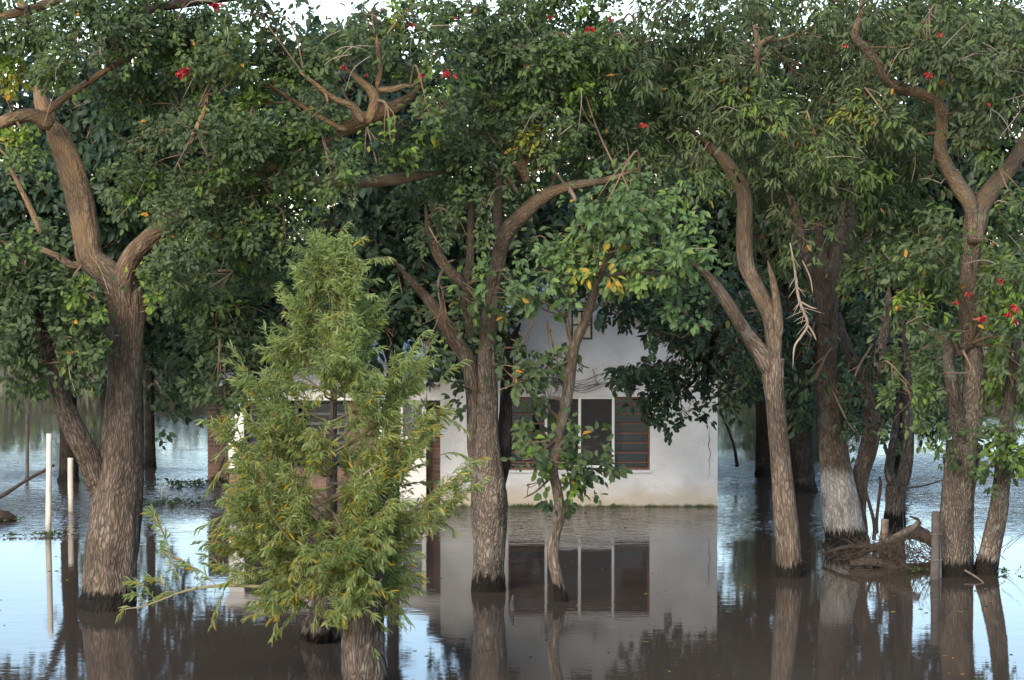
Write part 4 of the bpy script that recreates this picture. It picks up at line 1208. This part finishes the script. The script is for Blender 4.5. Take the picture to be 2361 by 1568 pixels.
SAPLOW = [(1225, 1015, 60, 60), (1205, 1060, 42, 45), (1340, 1030, 58, 48), (1300, 1070, 60, 40), (1190, 880, 80, 42), (1250, 870, 48, 38), (1275, 800, 28, 36), (1215, 1120, 36, 28), (1240, 950, 40, 50, 0.08), (1150, 900, 50, 40), (1290, 1110, 30, 22), (1365, 1070, 26, 30)]
OLIVE = [(1480, 100, 75, 75), (1560, 100, 95, 60), (1450, 220, 110, 75), (1560, 200, 110, 75), (1420, 325, 100, 65), (1530, 320, 110, 75), (1640, 270, 100, 75), (1480, 410, 80, 50), (1600, 400, 80, 55), (1700, 160, 95, 70), (1740, 270, 90, 70), (1800, 100, 90, 70), (1850, 200, 100, 75), (1700, 335, 60, 60, 0.06), (1840, 300, 100, 70), (1890, 375, 105, 55),
         (1960, 290, 95, 70), (1990, 200, 80, 60), (1650, 180, 70, 55), (1640, 80, 70, 50), (1880, 60, 90, 60), (1750, 30, 90, 40), (1690, 390, 42, 40, 0.22), (1550, 40, 60, 40), (1440, 285, 40, 30, 0.2), (1720, 220, 70, 50), (1600, 330, 80, 50), (1930, 130, 70, 60), (2070, 80, 70, 60), (1980, 255, 25, 30, 0.25), (1560, 20, 55, 40), (1650, 25, 60, 50), (1780, -15, 100, 40), (1890, -10, 90, 40), (2000, 40, 70, 50), (1960, -15, 80, 40), (1440, 150, 60, 50), (1510, 160, 70, 50)]
WHITEC = [(1830, 450, 100, 60), (1850, 530, 95, 55), (1950, 455, 115, 65), (2030, 480, 90, 75), (2060, 560, 80, 55), (1800, 590, 55, 50), (1770, 540, 40, 50), (2030, 380, 70, 55), (1900, 440, 80, 50), (2000, 550, 70, 40), (1760, 440, 36, 60), (2035, 345, 36, 36, 0.2)]
RIGHTC = [(2100, 100, 110, 85), (2200, 50, 120, 75), (2190, 150, 90, 55), (2280, 150, 110, 85), (2330, 60, 80, 80), (2100, 290, 80, 65), (2320, 260, 60, 70), (2310, 365, 42, 50, 0.2), (2120, 160, 60, 40, 0.08), (2230, 250, 60, 60), (2160, 120, 80, 50), (2060, 290, 50, 50), (2090, 370, 50, 60), (2140, 420, 40, 50, -0.05), (2270, 330, 40, 40, -0.1), (2060, 130, 60, 50), (2080, -10, 90, 50), (2190, -25, 100, 40), (2310, -20, 90, 50), (2250, 90, 80, 50), (2350, 180, 60, 60)]
RIGHTLOW = [(2080, 640, 105, 60), (2150, 600, 80, 55), (2000, 650, 60, 60), (2270, 600, 85, 80, 0.1), (2330, 540, 70, 90, 0.08), (2180, 690, 95, 50), (2290, 700, 90, 70), (2345, 650, 60, 80), (2120, 740, 80, 40), (2090, 700, 80, 50), (2330, 800, 55, 100), (2290, 780, 50, 50, 0.15), (2300, 880, 52, 75, 0.12), (2296, 960, 44, 60, 0.15), (2100, 890, 80, 50), (2085, 830, 65, 55), (2130, 850, 65, 60), (2165, 560, 60, 50), (2200, 640, 70, 40), (2190, 760, 60, 30), (2340, 900, 50, 80, -0.1), (2330, 450, 60, 50, 0.05), (2110, 960, 55, 45, 0.0), (2180, 860, 30, 60)]
RIGHTBASE = [(2240, 1058, 85, 24), (2310, 1070, 56, 46, 0.12), (2190, 1050, 55, 26), (2340, 1030, 40, 60)]
LOWDARK = [(1990, 860, 95, 55), (2000, 930, 85, 45), (1965, 965, 60, 42), (2120, 1010, 65, 32), (1870, 900, 50, 70), (1860, 820, 40, 60), (2010, 800, 60, 50), (1995, 1010, 30, 40), (1750, 730, 40, 40), (2020, 700, 60, 40), (1960, 900, 60, 40), (2060, 780, 60, 50), (2150, 900, 50, 50), (1840, 740, 50, 60), (2040, 900, 60, 50), (1890, 980, 40, 40), (2220, 730, 60, 40), (1690, 780, 60, 60), (1740, 850, 40, 60)]
HOUSEDARK = [(1440, 735, 60, 30), (1530, 835, 80, 50), (1480, 880, 55, 45), (1555, 930, 50, 45), (1570, 780, 80, 40), (1625, 770, 70, 70), (1505, 925, 50, 30), (1690, 860, 45, 70), (1700, 935, 40, 40), (1600, 880, 50, 50), (1640, 690, 70, 60), (1520, 710, 50, 40), (1590, 960, 30, 26), (1390, 715, 40, 22), (1450, 860, 36, 40)]

tot = 0
tot += foliage(tr['left'], LEFT, M['leaf_green'], (25.8, 27.4), n_parts=220, dead=46, lai=3.9, leafL=0.073)
tot += foliage(tr['left'], LEFTLOW, M['leaf_green'], (26.0, 27.2), name="foliage_low", leafL=0.092, tint0=0.38, dead=12, lai=4.6)
tot += foliage(tr['left'], LEFTHANG, M['leaf_green'], (27.4, 29.0), name="foliage_hanging", tint0=0.36, dead=8, lai=4.6)
tot += foliage(tr['left'], TOPMID, M['leaf_green'], (26.4, 28.0), name="foliage_top", tint0=0.44, dead=16, lai=3.0)
tot += foliage(tr['centre'], CENTRE, M['leaf_green'], (27.6, 29.4), n_parts=220, tint0=0.42, dead=40, lai=3.6, leafL=0.073)
tot += foliage(tr['centre'], CENTRELOW, M['leaf_green'], (28.0, 29.4), name="foliage_low", leafL=0.105, tint0=0.3)
tot += foliage(tr['sapling'], PALE_S, M['leaf_pale'], (26.9, 28.4), leafL=0.098, aspect=0.58, n_parts=240, droop=0.5, tint0=0.50, lai=3.0, dead=8)
tot += foliage(tr['sapling'], SAPLOW, M['leaf_green'], (27.4, 28.2), name="foliage_low", leafL=0.118, aspect=0.62, droop=0.45, tint0=0.42, lai=3.2, n_parts=60)
tot += foliage(tr['pale'], OLIVE, M['leaf_olive'], (28.4, 31.0), leafL=0.105, aspect=0.30, droop=0.75, n_parts=220, dead=46, lai=2.7)
tot += foliage(tr['white'], WHITEC, M['leaf_olive'], (29.2, 31.4), leafL=0.115, aspect=0.30, droop=0.75, n_parts=150, tint0=0.45, dead=14, lai=2.8)
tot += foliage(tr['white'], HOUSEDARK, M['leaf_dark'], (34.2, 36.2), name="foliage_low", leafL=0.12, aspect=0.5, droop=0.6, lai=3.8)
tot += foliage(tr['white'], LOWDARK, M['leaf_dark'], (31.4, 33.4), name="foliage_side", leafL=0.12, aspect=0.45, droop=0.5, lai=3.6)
tot += foliage(tr['right'], RIGHTC, M['leaf_olive'], (28.6, 31.2), leafL=0.105, aspect=0.38, droop=0.6, n_parts=150, dead=40, lai=2.7)
tot += foliage(tr['right'], RIGHTLOW, M['leaf_green'], (28.8, 30.8), name="foliage_low", leafL=0.10, aspect=0.46, droop=0.5, n_parts=140, tint0=0.42, dead=20, lai=2.9)
tot += foliage(tr['edge'], RIGHTBASE, M['leaf_green'], (29.4, 30.4), leafL=0.10, aspect=0.55, tint0=0.45, n_parts=60, lai=3.4, cull=False)

def back_crown(key, n, xr_, yr_, Yr, size=(70, 55), lai=2.8, tint0=0.4):
    bl = []
    for _ in range(n):
        x = RNG.uniform(*xr_); y = RNG.uniform(*yr_)
        k = RNG.uniform(0.75, 1.35)
        bl.append((x, y, size[0] * k, size[1] * k))
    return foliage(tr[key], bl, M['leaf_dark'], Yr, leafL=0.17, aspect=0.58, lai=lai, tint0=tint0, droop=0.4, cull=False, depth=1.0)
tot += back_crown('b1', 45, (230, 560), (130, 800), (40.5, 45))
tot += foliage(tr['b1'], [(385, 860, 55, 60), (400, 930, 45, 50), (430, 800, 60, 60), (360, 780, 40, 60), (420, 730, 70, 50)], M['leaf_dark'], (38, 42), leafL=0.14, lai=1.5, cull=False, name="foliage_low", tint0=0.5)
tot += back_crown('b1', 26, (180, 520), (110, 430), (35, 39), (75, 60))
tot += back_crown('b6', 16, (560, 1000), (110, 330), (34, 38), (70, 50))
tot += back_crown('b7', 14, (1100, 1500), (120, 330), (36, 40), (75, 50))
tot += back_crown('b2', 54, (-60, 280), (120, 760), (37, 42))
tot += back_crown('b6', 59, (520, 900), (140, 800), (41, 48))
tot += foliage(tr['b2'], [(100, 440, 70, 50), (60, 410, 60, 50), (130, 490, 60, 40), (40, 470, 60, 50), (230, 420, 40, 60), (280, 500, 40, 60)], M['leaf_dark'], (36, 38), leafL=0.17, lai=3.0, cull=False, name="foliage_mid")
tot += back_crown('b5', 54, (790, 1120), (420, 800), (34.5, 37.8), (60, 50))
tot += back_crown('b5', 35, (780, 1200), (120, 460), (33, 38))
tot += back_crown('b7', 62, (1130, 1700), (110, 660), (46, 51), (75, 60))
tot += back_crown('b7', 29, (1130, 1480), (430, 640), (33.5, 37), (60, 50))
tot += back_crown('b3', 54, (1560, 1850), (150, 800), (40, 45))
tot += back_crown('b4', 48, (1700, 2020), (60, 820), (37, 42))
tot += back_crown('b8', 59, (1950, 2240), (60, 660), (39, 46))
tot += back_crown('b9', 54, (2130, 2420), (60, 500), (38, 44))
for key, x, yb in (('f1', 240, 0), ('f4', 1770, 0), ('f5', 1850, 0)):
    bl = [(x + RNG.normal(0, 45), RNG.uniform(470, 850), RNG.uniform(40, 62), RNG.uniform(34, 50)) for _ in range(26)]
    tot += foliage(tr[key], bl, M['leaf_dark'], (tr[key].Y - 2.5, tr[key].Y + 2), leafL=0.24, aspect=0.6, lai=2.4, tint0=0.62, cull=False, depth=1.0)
print("leaves", tot)

flowers(tr['left'], [(430, 160, 25.7, 0.16), (418, 170, 25.75, 0.1), (1030, 168, 25.9, 0.13), (972, 172, 25.9, 0.07), (791, 152, 25.9, 0.09), (500, 8, 25.8, 0.13), (845, 172, 26.2, 0.05)])
flowers(tr['centre'], [(942, 55, 26.8, 0.1), (1358, 64, 26.9, 0.1), (1407, 42, 26.9, 0.09), (1270, 38, 27, 0.06), (1050, 40, 27, 0.05)])
flowers(tr['pale'], [(1480, 286, 27.6, 0.1), (1948, 103, 28.0, 0.09)])
flowers(tr['right'], [(2143, 170, 28.0, 0.11), (2167, 80, 28.0, 0.07), (2305, 646, 28.1, 0.1), (2234, 676, 28.1, 0.09), (2203, 696, 28.2, 0.08), (2262, 733, 28.1, 0.12), (2326, 722, 28.1, 0.1), (2341, 708, 28.1, 0.11), (2342, 740, 28.1, 0.1), (2280, 240, 28.2, 0.05)])

# ------------------------------------------------------------------ willow in front of the wing
WLY = water_Y(1478.0)
WFY = water_Y(1590.0) - 0.2   # the shoots lean out towards the stump in front
wl = Tree("willow_sapling", base_of(736, 1478), "bright yellow green willow shrub with feathery narrow leaves at the front", "shrub")
B = M['bark_stump']
wl.limb("trunk", [(736, 1482, 92), (742, 1440, 78), (752, 1380, 60), (760, 1300, 40), (764, 1200, 28), (766, 1050, 20), (770, 850, 13), (772, 700, 8), (770, 560, 4)], B, below=0.8, clear=False, ridge=0.06, dY=-2.2)
prof_y = np.array([535, 600, 700, 800, 900, 1000, 1100, 1200, 1300, 1400, 1478])
prof_l = np.array([3, 28, 62, 122, 180, 215, 215, 235, 250, 140, 60])
prof_r = np.array([3, 26, 80, 175, 240, 275, 280, 250, 175, 120, 55])
wt = []
LP, LD, LN, LT = [], [], [], []
def shoot(p0, p1, bow, nleaf, r0=0.006, tint=0.5):
    mid = (p0 + p1) / 2 + bow
    n = 12
    path = catmull([p0, mid, p1], n)
    wt.append(tube_arrays(path, np.linspace(r0, 0.002, n), 5))
    u = np.sort(RNG.uniform(0.12, 1.0, nleaf)) * (n - 1)
    i = np.minimum(u.astype(int), n - 2); fr = (u - i)[:, None]
    pos = path[i] * (1 - fr) + path[i + 1] * fr
    tan = nz(path[i + 1] - path[i])
    rnd = nz(RNG.normal(size=(nleaf, 3)) * 0.6 + np.cross(tan, np.array((0, 0, 1.0))) * RNG.choice((-1, 1), (nleaf, 1)))
    d = nz(tan * 0.7 + rnd * 0.48 + np.array((0, 0, -1.0)) * (RNG.uniform(0.05, 0.4) + RNG.uniform(0.0, 0.35, (nleaf, 1))))
    LP.append(pos); LD.append(d); LN.append(nz(RNG.normal(size=(nleaf, 3)) + np.array((0, -0.5, 0.8))))
    old = 0.06 * np.clip((p0[2] < 2.4), 0, 1) + 0.01
    tt = np.clip(tint + RNG.normal(0, 0.13, nleaf), 0, 0.86)
    tt[RNG.random(nleaf) < old] = 0.99
    LT.append(tt)
def plume(s, y, e, dyp):
    """a side limb sweeping out and up from the stem, feathered with leafy shoots"""
    half = np.interp(y, prof_y, prof_l if s < 0 else prof_r)
    tip = P(770 + s * half * e, y, WFY + dyp)
    drop = (half * e * RNG.uniform(0.55, 1.05) + 30) if y < 1200 else RNG.uniform(-120, 30)
    ys = min(y + drop, 1440)
    st = P(768 - max(0, ys - 1300) * 0.12, ys, WFY + 0.25)
    mid = (st + tip) / 2 + np.array((s * 0.05, 0, RNG.uniform(-0.16, 0.02)))
    n = 18
    path = catmull([st, mid, tip], n)
    wt.append(tube_arrays(path, np.linspace(0.013, 0.003, n), 6))
    Lp = np.linalg.norm(tip - st)
    tn = 0.5 + RNG.normal(0, 0.10)
    for q in range(int(5 + Lp * 6.5)):
        u = RNG.uniform(0.22, 1.0)
        i = min(int(u * (n - 1)), n - 2)
        p = path[i]; tg = nz(path[i + 1] - path[i])
        dr = nz(tg * 0.9 + RNG.normal(0, 0.42, 3) + np.array((0, -0.15, 0.42)))
        l = RNG.uniform(0.18, 0.55) * (1.15 - 0.4 * u)
        p1 = p + dr * l
        if p1[2] < 0.12: continue
        shoot(p, p1, np.array((0, 0, 0.035)), int(l * 92) + 4, 0.003, tn + RNG.normal(0, 0.05))
    shoot(path[int(n * 0.55)], tip, np.array((0, 0, 0.02)), int(Lp * 60), 0.004, tn + 0.08)
for k in range(108):
    y = 555 + (1430 - 555) * ((k + RNG.random()) / 108) ** 0.9
    s_ = -1 if k % 2 else 1
    e_ = RNG.choice((0.12, 0.35, 0.6, 0.8, 0.95, 1.1)) * RNG.uniform(0.85, 1.2)
    plume(s_, y, e_, (RNG.normal(0, 0.3) - 0.55 * max(0, 0.7 - e_)) * (0.25 + 0.75 * min(1, (y - 540) / 400)))
for k in range(15):
    plume(1, RNG.uniform(1090, 1440), RNG.uniform(0.15, 0.6), RNG.uniform(-0.75, -0.45))
for k in range(16):
    p = P(771 + RNG.normal(0, 5), 560 + 9 * k, WFY + 0.25); d_ = nz(np.array((RNG.normal(0, 0.7), RNG.normal(0, 0.5), 0.8)))
    shoot(p, p + d_ * RNG.uniform(0.12, 0.28), np.array((0, 0, 0.01)), 16, 0.003, 0.6)
# long low branches trailing out to the left over the water
low = [(640, 1352), (520, 1350), (430, 1362), (340, 1395), (285, 1405)]
lowp = np.array([P(x, y, WFY + 0.1) for x, y in low])
wt.append(tube_arrays(catmull([P(745, 1330, WLY)] + list(lowp), 26), np.linspace(0.022, 0.006, 26), 7))
for (xa, ya_, xb_, yb_, nl) in ((300, 1400, 275, 1420, 26), (360, 1385, 300, 1340, 40), (400, 1375, 340, 1330, 36), (420, 1365, 375, 1260, 40), (405, 1310, 345, 1165, 46), (380, 1240, 340, 1180, 30), (470, 1355, 420, 1290, 40), (500, 1352, 420, 1300, 40), (540, 1350, 470, 1275, 44),
                               (560, 1345, 480, 1300, 44), (600, 1345, 500, 1310, 44), (520, 1355, 490, 1440, 26), (340, 1395, 300, 1370, 36), (420, 1368, 350, 1385, 34), (560, 1300, 470, 1255, 40), (620, 1250, 490, 1230, 44), (600, 1180, 490, 1200, 40), (560, 1040, 478, 1130, 40), (600, 1000, 490, 1060, 40), (560, 960, 500, 1010, 34),
                               (980, 1150, 1060, 1180, 40), (1000, 1120, 1075, 1140, 40), (1010, 1050, 1090, 1060, 40), (1000, 960, 1085, 1000, 40), (980, 1200, 1050, 1225, 36), (1000, 900, 1070, 830, 40), (960, 880, 1000, 780, 40)):
    shoot(P(xa, ya_, WFY + 0.1), P(xb_, yb_, WFY + 0.15), np.array((0, 0, 0.05)), nl, 0.005, 0.5)
o = tubes_obj("twigs", wt, M['willow_stem'], wl.root); o["kind"] = "stuff"
LP, LD, LN, LT = np.vstack(LP), np.vstack(LD), np.vstack(LN), np.concatenate(LT)
ok = LP[:, 2] > 0.06
LP, LD, LN, LT = LP[ok], LD[ok], LN[ok], LT[ok]
Lw = RNG.uniform(0.065, 0.12, len(LP))
leaves_mesh("foliage", LP, LD, LN, Lw, Lw * RNG.uniform(0.05, 0.075, len(LP)) * np.where(LT > 0.95, 1.8, 1.0), LT, M['leaf_willow'], wl.root, 280)
print("willow leaves", len(LP))

# ------------------------------------------------------------------ driftwood pile between the right-hand trees
def twig_mass(name, n, c, spread, lengths, rad, mat, up=0.3, seed_dir=None):
    tb = []
    for _ in range(n):
        p = c + RNG.normal(0, 1, 3) * spread
        p[2] = max(p[2], 0.005)
        d = nz(RNG.normal(size=3) * np.array((1, 0.6, 0.6)) + np.array((0, 0, up)) + (0 if seed_dir is None else seed_dir))
        l = RNG.uniform(*lengths)
        e = p + d * l; e[2] = max(e[2], -0.05)
        tb.append(tube_arrays(catmull([p, (p + e) / 2 + RNG.normal(0, 0.045 * l, 3), e], 7), np.linspace(rad, rad * 0.4, 7), 5))
    return tubes_obj(name, tb, mat)

DY = water_Y(1310)
dp = P(2075, 1300, DY)
o = twig_mass("brushwood", 480, dp + np.array((0.12, 0.1, 0.06)), np.array((0.50, 0.28, 0.10)), (0.12, 0.45), 0.005, M['dry_grass'], 0.6)
tag(o, "tangle of dry brown twigs and grass caught between the right-hand trunks", "brushwood", kind="stuff")
pole("drift_log", [(2005, 1262, 10, 31.6), (2040, 1250, 14, 31.5), (2075, 1235, 17, 31.5), (2105, 1218, 16, 31.6), (2118, 1202, 9, 31.6)], M['grey_log'], "pale grey log curving up out of the driftwood pile", "log", 18, ridge=0.07)
pole("drift_log", [(1898, 1277, 8, 31.6), (1950, 1262, 12, 31.5), (2010, 1262, 16, 31.4), (2060, 1285, 20, 31.2), (2095, 1318, 16, 31.0), (2110, 1340, 10, 30.8)], M['rot_wood'], "long dark root lying at the foot of the whitewashed trunk", "log", 18, ridge=0.09)
pole("drift_log", [(1960, 1300, 16, 31.0), (2000, 1296, 22, 31.0), (2040, 1300, 22, 31.0), (2075, 1316, 12, 30.9)], M['rot_wood'], "sodden black log half under water before the driftwood", "log", 18, ridge=0.1)
pole("drift_log", [(2085, 1230, 26, 32.6), (2110, 1228, 34, 32.6), (2140, 1240, 30, 32.4), (2160, 1262, 20, 32.2)], M['rot_wood'], "rounded dark log behind the weathered post", "log", 18, ridge=0.1)
pole("drift_branch", [(2122, 1210, 8, 31.8), (2116, 1198, 8, 31.8), (2104, 1193, 5, 31.8), (2096, 1190, 3, 31.8)], M['rot_wood'], "hooked black twig end on top of the pale log", "branch", 10)
upright("cut_stub", 2036, 1197, 1292, 22, M['dead_wood'], "upright pale cut stub beside the driftwood", "stub", xtop=2040, wtop=17, ridge=0.06, lump=0.05)
upright("fence_post", 2156, 1180, 1338, 22, M['old_post'], "weathered square topped fence post left of the stout right trunk", "post", xtop=2157, wtop=19, ridge=0.06, segs=12)
upright("thin_stake", 2168, 1222, 1334, 7, M['grey_stake'], "thin pale stake wired to the weathered fence post", "stake", xtop=2165, wtop=4, ridge=0.05, segs=8)
PYp = water_Y(1338)
for k, yy in enumerate((1230, 1290)):
    wr = tube_arrays(np.array([P(2156, yy, PYp) + np.array((0.075 * math.cos(a) + 0.012, 0.075 * math.sin(a), 0.004 * math.sin(3 * a))) for a in np.linspace(0, 6.28, 30)]), np.full(30, 0.003), 5)
    tag(tubes_obj("binding_wire", [wr], M['grey_stake']), ["upper loop of grey wire round the weathered fence post", "lower loop of grey wire round the weathered fence post"][k], "wire", "wire loops on the post")
sticks = [((1990, 1205), (1996, 1110), (2006, 1078), 11, "dark stick standing nearest the whitewashed trunk"), ((2022, 1190), (2030, 1120), (2029, 1100), 8, "thin straight dark stick left of the low fork"), ((2015, 1205), (1998, 1140), (1984, 1088), 9, "dark stick leaning left behind the driftwood"), ((1998, 1215), (1990, 1160), (1988, 1120), 6, "short dark stick behind the whitewashed trunk")]
for (a, b, c, w, lab) in sticks:
    Ys = 33.2
    q = pole("standing_stick", [(a[0], a[1] + 40, w, Ys), (a[0], a[1], w, Ys), (b[0], b[1], w * 0.9, Ys), (c[0], c[1], w * 0.7, Ys)], M['rot_wood'], lab, "stick", 10, "sticks standing by the driftwood", ridge=0.06)
pole("fallen_branch", [(2175, 1292, 4, 30.4), (2215, 1310, 5, 30.2), (2250, 1330, 5, 29.8), (2268, 1344, 3, 29.6)], M['dead_wood'], "thin bare branch slanting across the foot of the stout right trunk", "branch", 8)
pole("floating_branch", [(2060, 1140, 3, 40), (2095, 1125, 5, 40), (2130, 1120, 4, 40), (2180, 1105, 3, 40)], M['rot_wood'], "dark twig floating on bright water behind the right-hand trunks", "branch", 8)

# floating water plants
def water_plants(name, x, y, n, sx, label, mat='leaf_green', L=0.06):
    Y = water_Y(y); c = P(x, y, Y)
    pos = c + RNG.normal(0, 1, (n, 3)) * np.array((sx, sx * 0.8, 0)); pos[:, 2] = 0.008 + RNG.random(n) * 0.03
    d = nz(RNG.normal(size=(n, 3)) * np.array((1, 1, 0.2)) + np.array((0, 0, 0.45)))
    r = empty(name, (c[0], c[1], 0), label, "water plant")
    Ln = L * RNG.uniform(0.6, 1.3, n)
    o = leaves_mesh("leaves", pos, d, nz(RNG.normal(0, 0.4, (n, 3)) + UP), Ln, Ln * 0.7, np.clip(RNG.normal(0.45, 0.12, n), 0, 0.9), M[mat], r)
    return r
water_plants("water_plant", 106, 1238, 70, 0.09, "floating weed gathered at the foot of the taller white pole")
water_plants("water_plant", 32, 1240, 36, 0.07, "small floating weed left of the taller white pole")
water_plants("water_plant", 14, 1202, 60, 0.16, "green weed growing along the drifting log")
water_plants("water_plant", 2110, 1322, 60, 0.12, "green weed at the water's edge below the driftwood")
water_plants("water_plant", 2310, 1325, 40, 0.12, "weed in the water right of the leaning edge trunk")
water_plants("water_plant", 470, 1120, 200, 0.45, "dark floating weed mat left of the brick pier", 'leaf_dark', 0.09)
water_plants("water_plant", 375, 1165, 160, 0.40, "weed mat just right of the thick left trunk", 'leaf_dark', 0.08)

# ------------------------------------------------------------------ far bank: reeds, bushes, distant wood
def blades(name, n, xr_, yr_, h, mat, w=0.05):
    x = RNG.uniform(*xr_, n); y = RNG.uniform(*yr_, n)
    z = terrain_z(x, y)
    hh = h * RNG.uniform(0.5, 1.2, n) * (0.7 + 0.4 * np.sin(x * 0.5) * np.sin(x * 0.17 + 1))
    lean = RNG.normal(0, 0.25, (n, 2)) * hh[:, None]
    b0 = np.stack([x - w, y, z - 0.05], -1); b1 = np.stack([x + w, y, z - 0.05], -1)
    m0 = np.stack([x - w * 0.7 + lean[:, 0] * 0.4, y + lean[:, 1] * 0.4, z + hh * 0.6], -1); m1 = m0 + np.array((w * 1.4, 0, 0))
    tp = np.stack([x + lean[:, 0], y + lean[:, 1], z + hh], -1)
    V = np.stack([b0, b1, m1, m0, tp], 1).reshape(-1, 3)
    i = (np.arange(n) * 5)[:, None]
    f = np.vstack([i + np.array([[0, 1, 2, 3]]), i + np.array([[3, 2, 4, 4]])])
    me = bpy.data.meshes.new(name)
    faces = [tuple(map(int, q)) for q in (i + np.array([[0, 1, 2, 3]]))] + [tuple(map(int, q)) for q in (i + np.array([[3, 2, 4]]))]
    me.from_pydata(V.tolist(), [], faces)
    me.materials.append(mat)
    return link(bpy.data.objects.new(name, me))
o = blades("reed_bed", 9000, (-24, 24), (66.0, 70.5), 1.1, M['reed']); tag(o, "pale grey reed bed along the far bank", "reeds", kind="stuff")
o = blades("bank_grass", 7000, (-24, 24), (64.8, 67.5), 0.55, M['green_grass']); tag(o, "green grass along the far water's edge", "grass", kind="stuff")

def far_mass(name, n, xr_, yr_, zr_, L, mat, label, cat):
    nc = n // 60
    cx, cy = RNG.uniform(*xr_, nc), RNG.uniform(*yr_, nc)
    cz = zr_[0] + (zr_[1] - zr_[0]) * RNG.random(nc) ** 1.4 * (0.65 + 0.35 * np.sin(cx * 0.23 + 1.3))
    c = np.repeat(np.stack([cx, cy, cz], -1), 60, 0)
    off = nz(RNG.normal(size=(len(c), 3))) * (RNG.random((len(c), 1)) ** 0.4)
    pos = c + off * np.array((L * 4.2, L * 4, L * 3.0))
    d = nz(RNG.normal(size=pos.shape) + off); nr = nz(off + RNG.normal(0, 0.4, pos.shape) + UP * 0.6)
    Ln = L * RNG.uniform(0.6, 1.3, len(pos))
    r = empty(name, (0, (yr_[0] + yr_[1]) / 2, 0.4))
    ob = leaves_mesh(name, pos, d, nr, Ln, Ln * 0.6, np.clip(RNG.normal(0.5, 0.15, len(pos)), 0, 0.93), mat, r)
    ob.parent = None
    ob.matrix_parent_inverse = Matrix()
    bpy.data.objects.remove(r)
    tag(ob, label, cat, kind="stuff")
    return ob
far_mass("bank_bushes", 30000, (-22, 22), (65.6, 73), (0.4, 2.9), 0.22, M['leaf_green'], "band of low green bushes on the far bank", "bushes")
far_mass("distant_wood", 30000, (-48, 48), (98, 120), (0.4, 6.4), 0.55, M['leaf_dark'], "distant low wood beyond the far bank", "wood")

# leaves, scum and bits drifting on the still water
n = 420
fx = RNG.uniform(-6.5, 6.5, n); fy = RNG.uniform(21.5, 38, n)
keepm = np.sin(fx * 1.7 + np.sin(fy)) + np.sin(fy * 1.1 + fx * 0.4) > 0.1
fx, fy = fx[keepm], fy[keepm]
pos = np.stack([fx, fy, np.full(len(fx), 0.004)], -1)
dd = nz(RNG.normal(size=pos.shape) * np.array((1, 1, 0.02)))
Ln = RNG.uniform(0.03, 0.08, len(fx))
rt = empty("floating_leaves", (0, 30, 0))
ob = leaves_mesh("floating_leaves", pos, dd, nz(RNG.normal(0, 0.04, pos.shape) + UP), Ln, Ln * 0.5, RNG.choice((0.2, 0.4, 0.9, 1.0), len(fx)), M['leaf_green'], rt)
ob.parent = None; ob.matrix_parent_inverse = Matrix()
bpy.data.objects.remove(rt)
tag(ob, "scattered fallen leaves floating on the still flood water", "leaves", kind="stuff")
